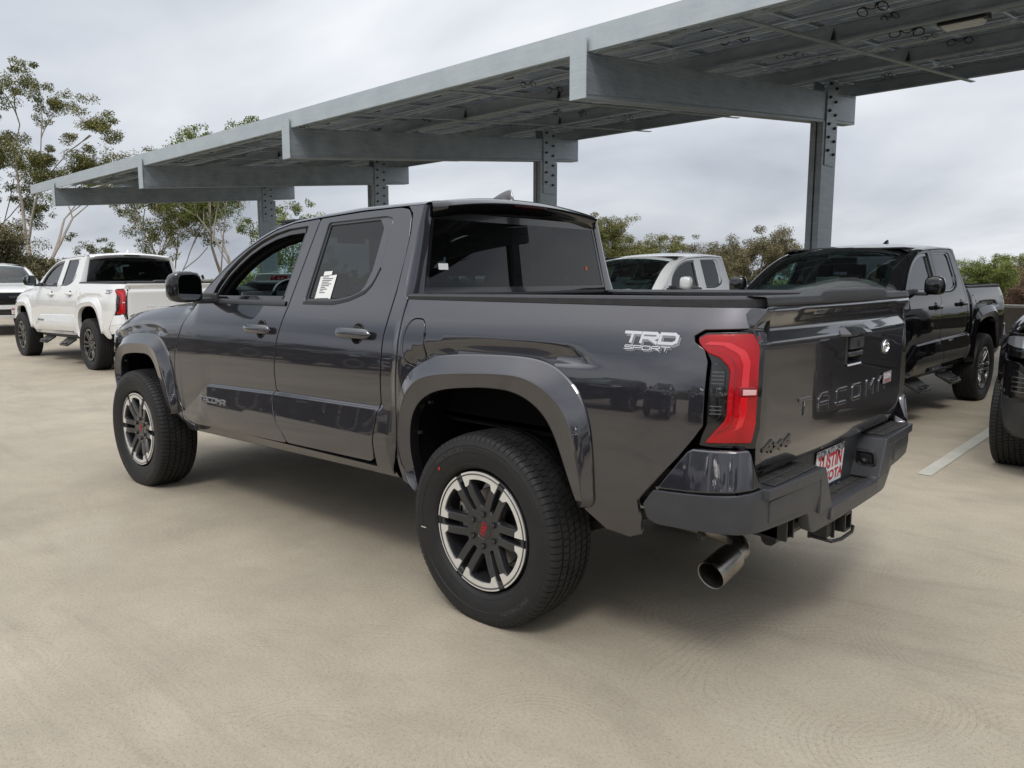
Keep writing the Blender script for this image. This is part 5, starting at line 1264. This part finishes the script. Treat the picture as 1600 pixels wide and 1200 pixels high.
def canopy_light(u,w):
    e=empty('canopy_light',(u,w,zb(w)+.57)); e.parent=can; e.rotation_euler=(ang,0,0)
    mb=MB(); mb.box((0,0,.10),(.60,.30,.08)); mb.build('lamp_housing',M['bolt'],e,smooth=0,bevel=.01)
    mb=MB(); mb.box((0,0,.03),(.46,.20,.06),taper=1.15); mb.build('lamp_diffuser',M['lamp_white'],e,smooth=0,bevel=.012)
canopy_light(LIGHT_U,LIGHT_W)
# ---------------------------------------------------------------- trees
def tree_skeleton(r,h,spread,lean,forks,trunk_r,levels=4,first=.35,droop=.0):
    segs=[]; tips=[]
    def grow(p,d,l,rad,lev):
        n=5; pts=[p]; 
        for i in range(n):
            d=(d+Vector((r.uniform(-1,1),r.uniform(-1,1),r.uniform(-.5,.6)))*.13).normalized(); p=p+d*(l/n); pts.append(p)
        rr=[rad*(1-.42*i/n) for i in range(n+1)]; segs.append((pts,rr))
        if lev>=2: tips.append((pts[3],lev)); 
        if lev>=levels: tips.append((p,lev)); return
        k=forks if lev<levels-1 else forks+1
        for i in range(k):
            a=r.uniform(0,6.28); t=r.uniform(.35,.85)*spread
            side_=Vector((math.cos(a),math.sin(a),0)); nd=(d*(1-.35*t)+side_*t+Vector((0,0,.12-droop*lev))).normalized()
            q=pts[-1] if i<2 else pts[r.choice((3,4))]
            grow(q,nd,l*r.uniform(.62,.85),rr[-1]*r.uniform(.6,.8),lev+1)
    grow(Vector((0,0,0)),Vector((lean[0],lean[1],1)).normalized(),h*first,trunk_r,0)
    return segs,tips
def leaf_material(name,cs):
    m=mat(name,cs[0],.6,spec=.25); Nn,Ll,b=nodes(m); v=texco(m)
    g=Nn.new('ShaderNodeNewGeometry'); f=noise(m,v,.55,3,.5)
    s=math_(m,'ADD',math_(m,'MULTIPLY',g.outputs['Random Per Island'],.6),math_(m,'MULTIPLY',f,.45))
    c=ramp(m,s,[(.2,cs[0]),(.5,cs[1]),(.8,cs[2])]); Ll.new(c,b.inputs['Base Color'])
    b.inputs['Transmission Weight'].default_value=0
    return m
def bark_material(name,c0,c1): 
    m=varied(name,c0,c1,2.2,(.7,.9)); return m
LEAF={'euc':leaf_material('eucalyptus_leaf',[(.05,.065,.025),(.16,.17,.05),(.32,.29,.10)]),
 'olive':leaf_material('olive_leaf',[(.07,.07,.04),(.16,.145,.07),(.26,.22,.12)]),
 'green':leaf_material('green_leaf',[(.05,.075,.025),(.16,.20,.05),(.30,.32,.09)]),
 'rust':leaf_material('rusty_leaf',[(.11,.065,.045),(.19,.115,.08),(.25,.17,.12)])}
BARK={'pale':bark_material('pale_bark',(.34,.29,.23),(.50,.44,.37)),'brown':bark_material('brown_bark',(.16,.12,.09),(.27,.21,.16))}
def make_tree(name,loc,h,label,cat,seed,leaf='euc',bark='pale',spread=1.0,lean=(0,0),forks=3,trunk_r=.3,levels=4,first=.35,clump=.9,per=90,ls=.16,skip=.12,group=None,flat=1,keep=None,droop=.0,wide=1.):
    r=random.Random(seed); q=np.random.default_rng(seed)
    t=empty(name,loc,0,label,cat,group)
    segs,tips=tree_skeleton(r,h,spread,lean,forks,trunk_r,levels,first,droop)
    zt=max(p.z for p,_ in tips); fz_=(h-clump*.9)/zt; fx_=fz_*wide
    segs=[([Vector((p.x*fx_,p.y*fx_,p.z*fz_)) for p in a],b) for a,b in segs]; tips=[(Vector((p.x*fx_,p.y*fx_,p.z*fz_)),l) for p,l in tips]
    mb=MB()
    for pts,rr in segs:
        if rr[0]>.012: mb.tube(pts,[max(.032,x) for x in rr],8 if rr[0]>.1 else 5,(False,True))
    mb.build('trunk',BARK[bark],t,smooth=60,fix=False)
    vs=[]
    for (p,lev) in tips:
        if r.random()<skip or (levels>3 and lev<levels-1): continue
        c=clump*r.uniform(.55,1.15); n=int(per*2.7*r.uniform(.5,1.2)*(c/clump)**2)
        nb=r.choice((2,3,3,4))
        for _ in range(nb):
            o=np.array(p)+q.normal(0,1,3)*c*.50*np.array([1,1,.6*flat]); m_=max(6,n//nb); br=c*r.uniform(.32,.62)
            u_=q.normal(0,1,(m_,3)); u_/=np.linalg.norm(u_,axis=1)[:,None]; P=o+u_*(q.random((m_,1))**.45)*br*np.array([1,1,.72*flat])
            d=q.normal(0,1,(m_,3))*[1,1,.8]+[0,0,-.75]+u_*.5; d/=np.linalg.norm(d,axis=1)[:,None]
            s=np.cross(d,q.normal(0,1,(m_,3))); s/=np.linalg.norm(s,axis=1)[:,None]+1e-9
            L_=ls*.56*q.uniform(.6,1.4,(m_,1)); W_=L_*.22
            vs.append(np.stack([P,P+d*L_*.5+s*W_,P+d*L_,P+d*L_*.5-s*W_],1))
    V=np.concatenate(vs).reshape(-1,3); nf=len(V)//4
    me=bpy.data.meshes.new('crown'); me.vertices.add(len(V)); me.vertices.foreach_set('co',V.ravel()); me.loops.add(len(V)); me.loops.foreach_set('vertex_index',np.arange(len(V)))
    me.polygons.add(nf); me.polygons.foreach_set('loop_start',np.arange(0,len(V),4)); me.polygons.foreach_set('loop_total',np.full(nf,4)); me.update(); me.materials.append(LEAF[leaf]); link('crown',me,t)
    return t
def at(px,D,z=-7.0):
    """ground spot seen in picture column px, D metres ahead"""
    y_,p_=R(YAW),R(PITCH); f=Vector((math.cos(y_)*math.cos(p_),math.sin(y_)*math.cos(p_),math.sin(p_))); r=Vector((math.sin(y_),-math.cos(y_),0))
    q=Vector(cam.location)+ (f+r*((px-800)/1226.5))*D; return (q.x,q.y,z)
G_='trees standing beyond the deck'
make_tree('eucalyptus_tree',at(70,46),20.6,'tall airy eucalyptus with forked tan trunk above the white pickups','tree',11,'euc','pale',spread=.60,lean=(.03,.03),forks=2,trunk_r=.55,levels=5,first=.34,clump=.92,per=250,ls=.20,skip=.14,group=G_,wide=.95)
make_tree('eucalyptus_tree',at(-45,50),19.5,'eucalyptus cut off by the left picture edge','tree',5,'euc','pale',spread=.7,forks=3,trunk_r=.34,levels=4,first=.36,clump=1.1,per=260,ls=.23,group=G_)
make_tree('dense_tree',at(-12,40),12.6,'dense reddish olive tree low at the left edge above the white pickup roof','tree',23,'olive','brown',spread=.8,forks=4,trunk_r=.25,levels=3,first=.45,clump=1.2,per=480,ls=.2,skip=0,group=G_,wide=.42)
make_tree('eucalyptus_tree',at(352,50),18.0,'pale multi stemmed eucalyptus behind the canopy left end','tree',31,'green','pale',spread=.95,lean=(.05,0),forks=3,trunk_r=.30,levels=4,first=.34,clump=.95,per=190,ls=.22,skip=.30,group=G_,wide=1.0)
make_tree('eucalyptus_tree',at(235,56),18.6,'leafy eucalyptus between the lamp post and the tall forked tree','tree',44,'euc','pale',spread=.95,forks=3,trunk_r=.24,levels=4,first=.36,clump=.95,per=170,ls=.22,skip=.45,group=G_,wide=.9)
make_tree('young_tree',at(146,52),11.6,'small olive tree just right of the tall forked eucalyptus','tree',8,'euc','brown',spread=.8,forks=3,trunk_r=.14,levels=3,first=.5,clump=.8,per=240,ls=.2,group=G_,wide=.7)
make_tree('bushy_tree',at(450,70),10.4,'green bushy tree seen through the open front window','tree',9,'green','brown',spread=.9,forks=3,trunk_r=.2,levels=3,first=.42,clump=1.4,per=420,ls=.26,group=G_)
for px,D,h,lf,sd,lab in ((950,72,14.5,'euc',61,'dark olive tree next to the rear window right edge'),(1030,76,13.4,'euc',62,'rounded olive tree behind the silver pickup roof'),(1082,84,11.0,'euc',65,'small olive tree top right of the silver pickup aerial'),(1166,64,13.1,'olive',63,'loose brownish tree between the silver and the black pickup'),(1136,70,12.2,'olive',68,'thin brownish tree just left of the loose tree by the near post'),(985,88,13.0,'euc',66,'far olive tree between two rounded olive ones'),
    (1524,74,11.2,'green',71,'green tree above the black pickup tailgate'),(1604,80,10.8,'rust',72,'rusty leafless looking tree at the right picture edge'),(1566,84,10.4,'rust',73,'rusty brown tree right of the green tree'),(1590,98,12.0,'euc',74,'small dark tree poking above the rusty trees')):
    make_tree('bushy_tree',at(px,D),h,lab,'tree',sd,lf,'brown',spread=.8,forks=3,trunk_r=.22,levels=3,first=.46,clump=1.25,per=380,ls=.22,skip=.05,group=G_,wide=.62)
# far-off woods round the site (reads as one mass)
q_=np.random.default_rng(3); vs=[]
for a in np.linspace(0,2*math.pi,260,endpoint=False):
    D=q_.uniform(120,190); c0=np.array([math.cos(a)*D,math.sin(a)*D,0]); hh=q_.uniform(6.5,10.0) if math.sin(a)<.2 else q_.uniform(9,15); m_=650
    P=c0+np.array([0,0,-7+hh*.5])+q_.normal(0,1,(m_,3))*[3.4,3.4,hh*.20]
    d=q_.normal(0,1,(m_,3)); d/=np.linalg.norm(d,axis=1)[:,None]; s=np.cross(d,q_.normal(0,1,(m_,3))); s/=np.linalg.norm(s,axis=1)[:,None]
    l=q_.uniform(.9,1.9,(m_,1)); vs.append(np.stack([P,P+d*l*.5+s*l*.3,P+d*l,P+d*l*.5-s*l*.3],1))
V=np.concatenate(vs).reshape(-1,3); me=bpy.data.meshes.new('distant_woods'); me.vertices.add(len(V)); me.vertices.foreach_set('co',V.ravel()); me.loops.add(len(V)); me.loops.foreach_set('vertex_index',np.arange(len(V))); me.polygons.add(len(V)//4); me.polygons.foreach_set('loop_start',np.arange(0,len(V),4)); me.polygons.foreach_set('loop_total',np.full(len(V)//4,4)); me.update()
o=link('distant_woods',me,None,[LEAF['euc']]); tag(o,'low far woods along the horizon beyond the deck','woods',None,'stuff')
# slim lamp post beyond the white pickup
lp=empty('lamp_post',at(237,44),0,'thin grey lamp post behind the white pickup roof','lamp post'); mb=MB(); mb.tube([(0,0,0),(0,0,10.9)],[.08,.05],8); mb.build('pole',M['galv'],lp); mb=MB(); mb.box((.25,0,10.9),(.6,.2,.08)); mb.build('lamp_head',M['galv'],lp)
# ---------------------------------------------------------------- vehicles
main=empty('pickup_truck',(0,0,0),0,'dark grey double cab pickup in the foreground seen from its rear left corner','pickup truck')
make_truck(main); number_plate(main)
for o in list(main.children):
    if o.name.startswith('liner_clip'): pass
REM={}
def copy_tree(o,parent,remap,skip=()):
    c=o.copy(); C.objects.link(c)
    for k in ('label','category','group'):
        if k in c: del c[k]
    if parent is not None: c.parent=parent
    if o.type=='MESH':
        if o.name.split('.')[0]=='rear_visor' and remap.get('paint_grey') in ('paint_white','paint_silver'): c.material_slots[0].link='OBJECT'; c.material_slots[0].material=M[remap['paint_grey']]
        if o.name.split('.')[0]=='door_mirror' and remap.get('paint_grey')=='paint_silver': c.material_slots[0].link='OBJECT'; c.material_slots[0].material=M['paint_silver']
        for i,s in enumerate(o.data.materials):
            if s and s.name in remap: c.material_slots[i].link='OBJECT'; c.material_slots[i].material=M[remap[s.name]]
    for ch in list(o.children):
        if ch.name.split('.')[0] in skip: continue
        copy_tree(ch,c,remap,skip)
    return c
def truck_copy(x,y,th,remap,label,scale=1,skip=(),lift=0):
    c=copy_tree(main,None,remap,skip); c.location=(x,y,lift); c.rotation_euler=(0,0,th); c.scale=(scale,)*3
    tag(c,label,'pickup truck','pickup trucks parked on the deck'); return c
main['group']='pickup trucks parked on the deck'
white={'paint_grey':'paint_white','rim_silver':'gloss_black','rim_dark':'gloss_black','red_text':'badge_black','bumper_grey':'paint_white'}
black={'paint_grey':'paint_black','rim_silver':'steel','red_text':'badge_black','bumper_grey':'plastic','badge_grey':'badge_black'}
silver={'paint_grey':'paint_silver','rim_silver':'rim_dark'}
SK=('price_sticker','service_sticker','round_sticker','licence_plate','sidewall_lettering','trim_lettering_shadow')
w1=truck_copy(10.95,-2.45,-.012,dict(white,badge_silver='badge_grey'),'white double cab pickup with red tail lights, black wheels and side steps',skip=SK)
bk=truck_copy(.745,-7.45,1.519,black,'glossy black double cab pickup facing the camera behind the grey tailgate',.985,SK)
md=truck_copy(4.355,-8.88,1.563,silver,'pale silver pickup parked nose out behind the grey pickup bed, only cab visible',.985,SK)
rb=truck_copy(-1.96,-7.30,R(90),black,'black pickup cut off by the right picture edge, only its front corner showing',1,SK+('door_mirror',))
w2=truck_copy(WL[0],WL[1],WL[2],white,'white pickup at the far left edge facing the camera with black grille',1,SK)
# dealer plate under its grille
for o in list(main.children_recursive):
    if o.name.startswith('driver_glass'): bpy.data.objects.remove(o)
for o in bpy.data.objects:
    if o.name.startswith('driver_glass'): o.name='window_glass'
def side_steps(T,up=0):
    for sg in (1,-1):
        e=empty('side_step',(0,0,0)); e.parent=T
        mb=MB(); mb.tube([(.75,sg*.80,.47),(2.55,sg*.80,.45)],.035,8); 
        for x in (1.15,2.15):
            mb.loft([[(x-.22,sg*.82,.44),(x-.20,sg*.98,.34),(x+.16,sg*.98,.34),(x+.22,sg*.82,.44)],[(x-.22,sg*.82,.41),(x-.20,sg*.97,.31),(x+.16,sg*.97,.31),(x+.22,sg*.82,.41)]],True,(True,True))
        mb.build('step_bar',M['frame_black'],e,smooth=20,bevel=.006)
        mb=MB()
        for x in (1.13,2.13):
            for k in range(2): mb.box((x-.07+.14*k,sg*.93,.372),(.10,.09,.012))
        mb.build('step_tread',M['steel'],e,smooth=0)
for t_ in (w1,bk): side_steps(t_)
def front_plate(T):
    e=empty('licence_plate',(4.23,-.0,.62)); e.parent=T
    mb=MB(); mb.box((0,0,0),(.004,.30,.17)); mb.build('plate_board',M['plate_white'],e,smooth=0)
    text_mesh('plate_name','TUSTIN',.085,lambda X,Y,Z:(.003,X,Y+.03),M['plate_red'],e,bold=.003); text_mesh('plate_name','TOYOTA',.06,lambda X,Y,Z:(.003,X,Y-.045),M['plate_red'],e,bold=.002)
    mb=MB(); mb.box((.002,0,.03),(.003,.29,.012)); mb.build('plate_band',M['plate_navy'],e,smooth=0)
front_plate(w2)
def skirt(T):
    mb=MB(); P_=[(3.70,.90),(3.86,.87),(3.99,.80),(4.08,.70),(4.14,.5),(4.17,0)]; P_=P_+[(x,-y) for x,y in P_[::-1][1:]]
    mb.loft([[(x*1.0,y,.66),(x+.01,y*1.01,.50),(x-.03,y*.99,.36),(x-.10,y*.97,.30)] for x,y in P_],closed=False); mb.build('bumper_skirt',M['plastic'],T,smooth=30,fix=False)
skirt(rb)
# little marks on the near rear wheel: a red balance dot, a chalk tick, a yellow tag on the rim
wh=[o for o in main.children if o.name.split('.')[0]=='wheel' and abs(o.location.x)<.1 and o.location.y>0][0]; ty=[o for o in wh.children if o.name.startswith('tyre')][0]
M['yellow_tag']=mat('yellow_tag',(.55,.75,.15),.5); M['chalk']=mat('chalk',(.55,.50,.42),.8)
MB().lathe([(.1342,.0075),(.1352,.0065),(.1354,.0001)],14,c=(.215,0,.225)).build('balance_dot',M['red_text'],ty,smooth=0)
MB().box((.315,.1352,-.045),(.030,.001,.004)).build('chalk_mark',M['chalk'],ty,smooth=0)
MB().box((.158,.1055,.172),(.020,.002,.028),Matrix.Rotation(-.75,3,'Y')).build('rim_tag',M['yellow_tag'],ty,smooth=0)
def dash_card(T):
    e=empty('dealer_card',CARD); e.parent=T; e.rotation_euler=(0,R(-32),0)
    mb=MB(); mb.box((0,0,0),(.003,.36,.075)); mb.build('card_board',M['paper'],e,smooth=0)
    text_mesh('card_lettering','TUSTIN',.062,lambda X,Y,Z:(-.004,X*1.0-.03,Y),M['plate_red'],e,sx=.9,bold=.003)
dash_card(main)
# rows of pickups across the aisle, behind the photographer (they show in the glossy flanks)
for i,(x,y,rm,lab) in enumerate(BACKROW):
    truck_copy(x,y,R(-90)+.02*math.sin(i*3),rm,lab,1,SK+('seat','dashboard','steering_wheel','chassis','tow_hitch','exhaust_pipe','raised_letter','drive_badge'))
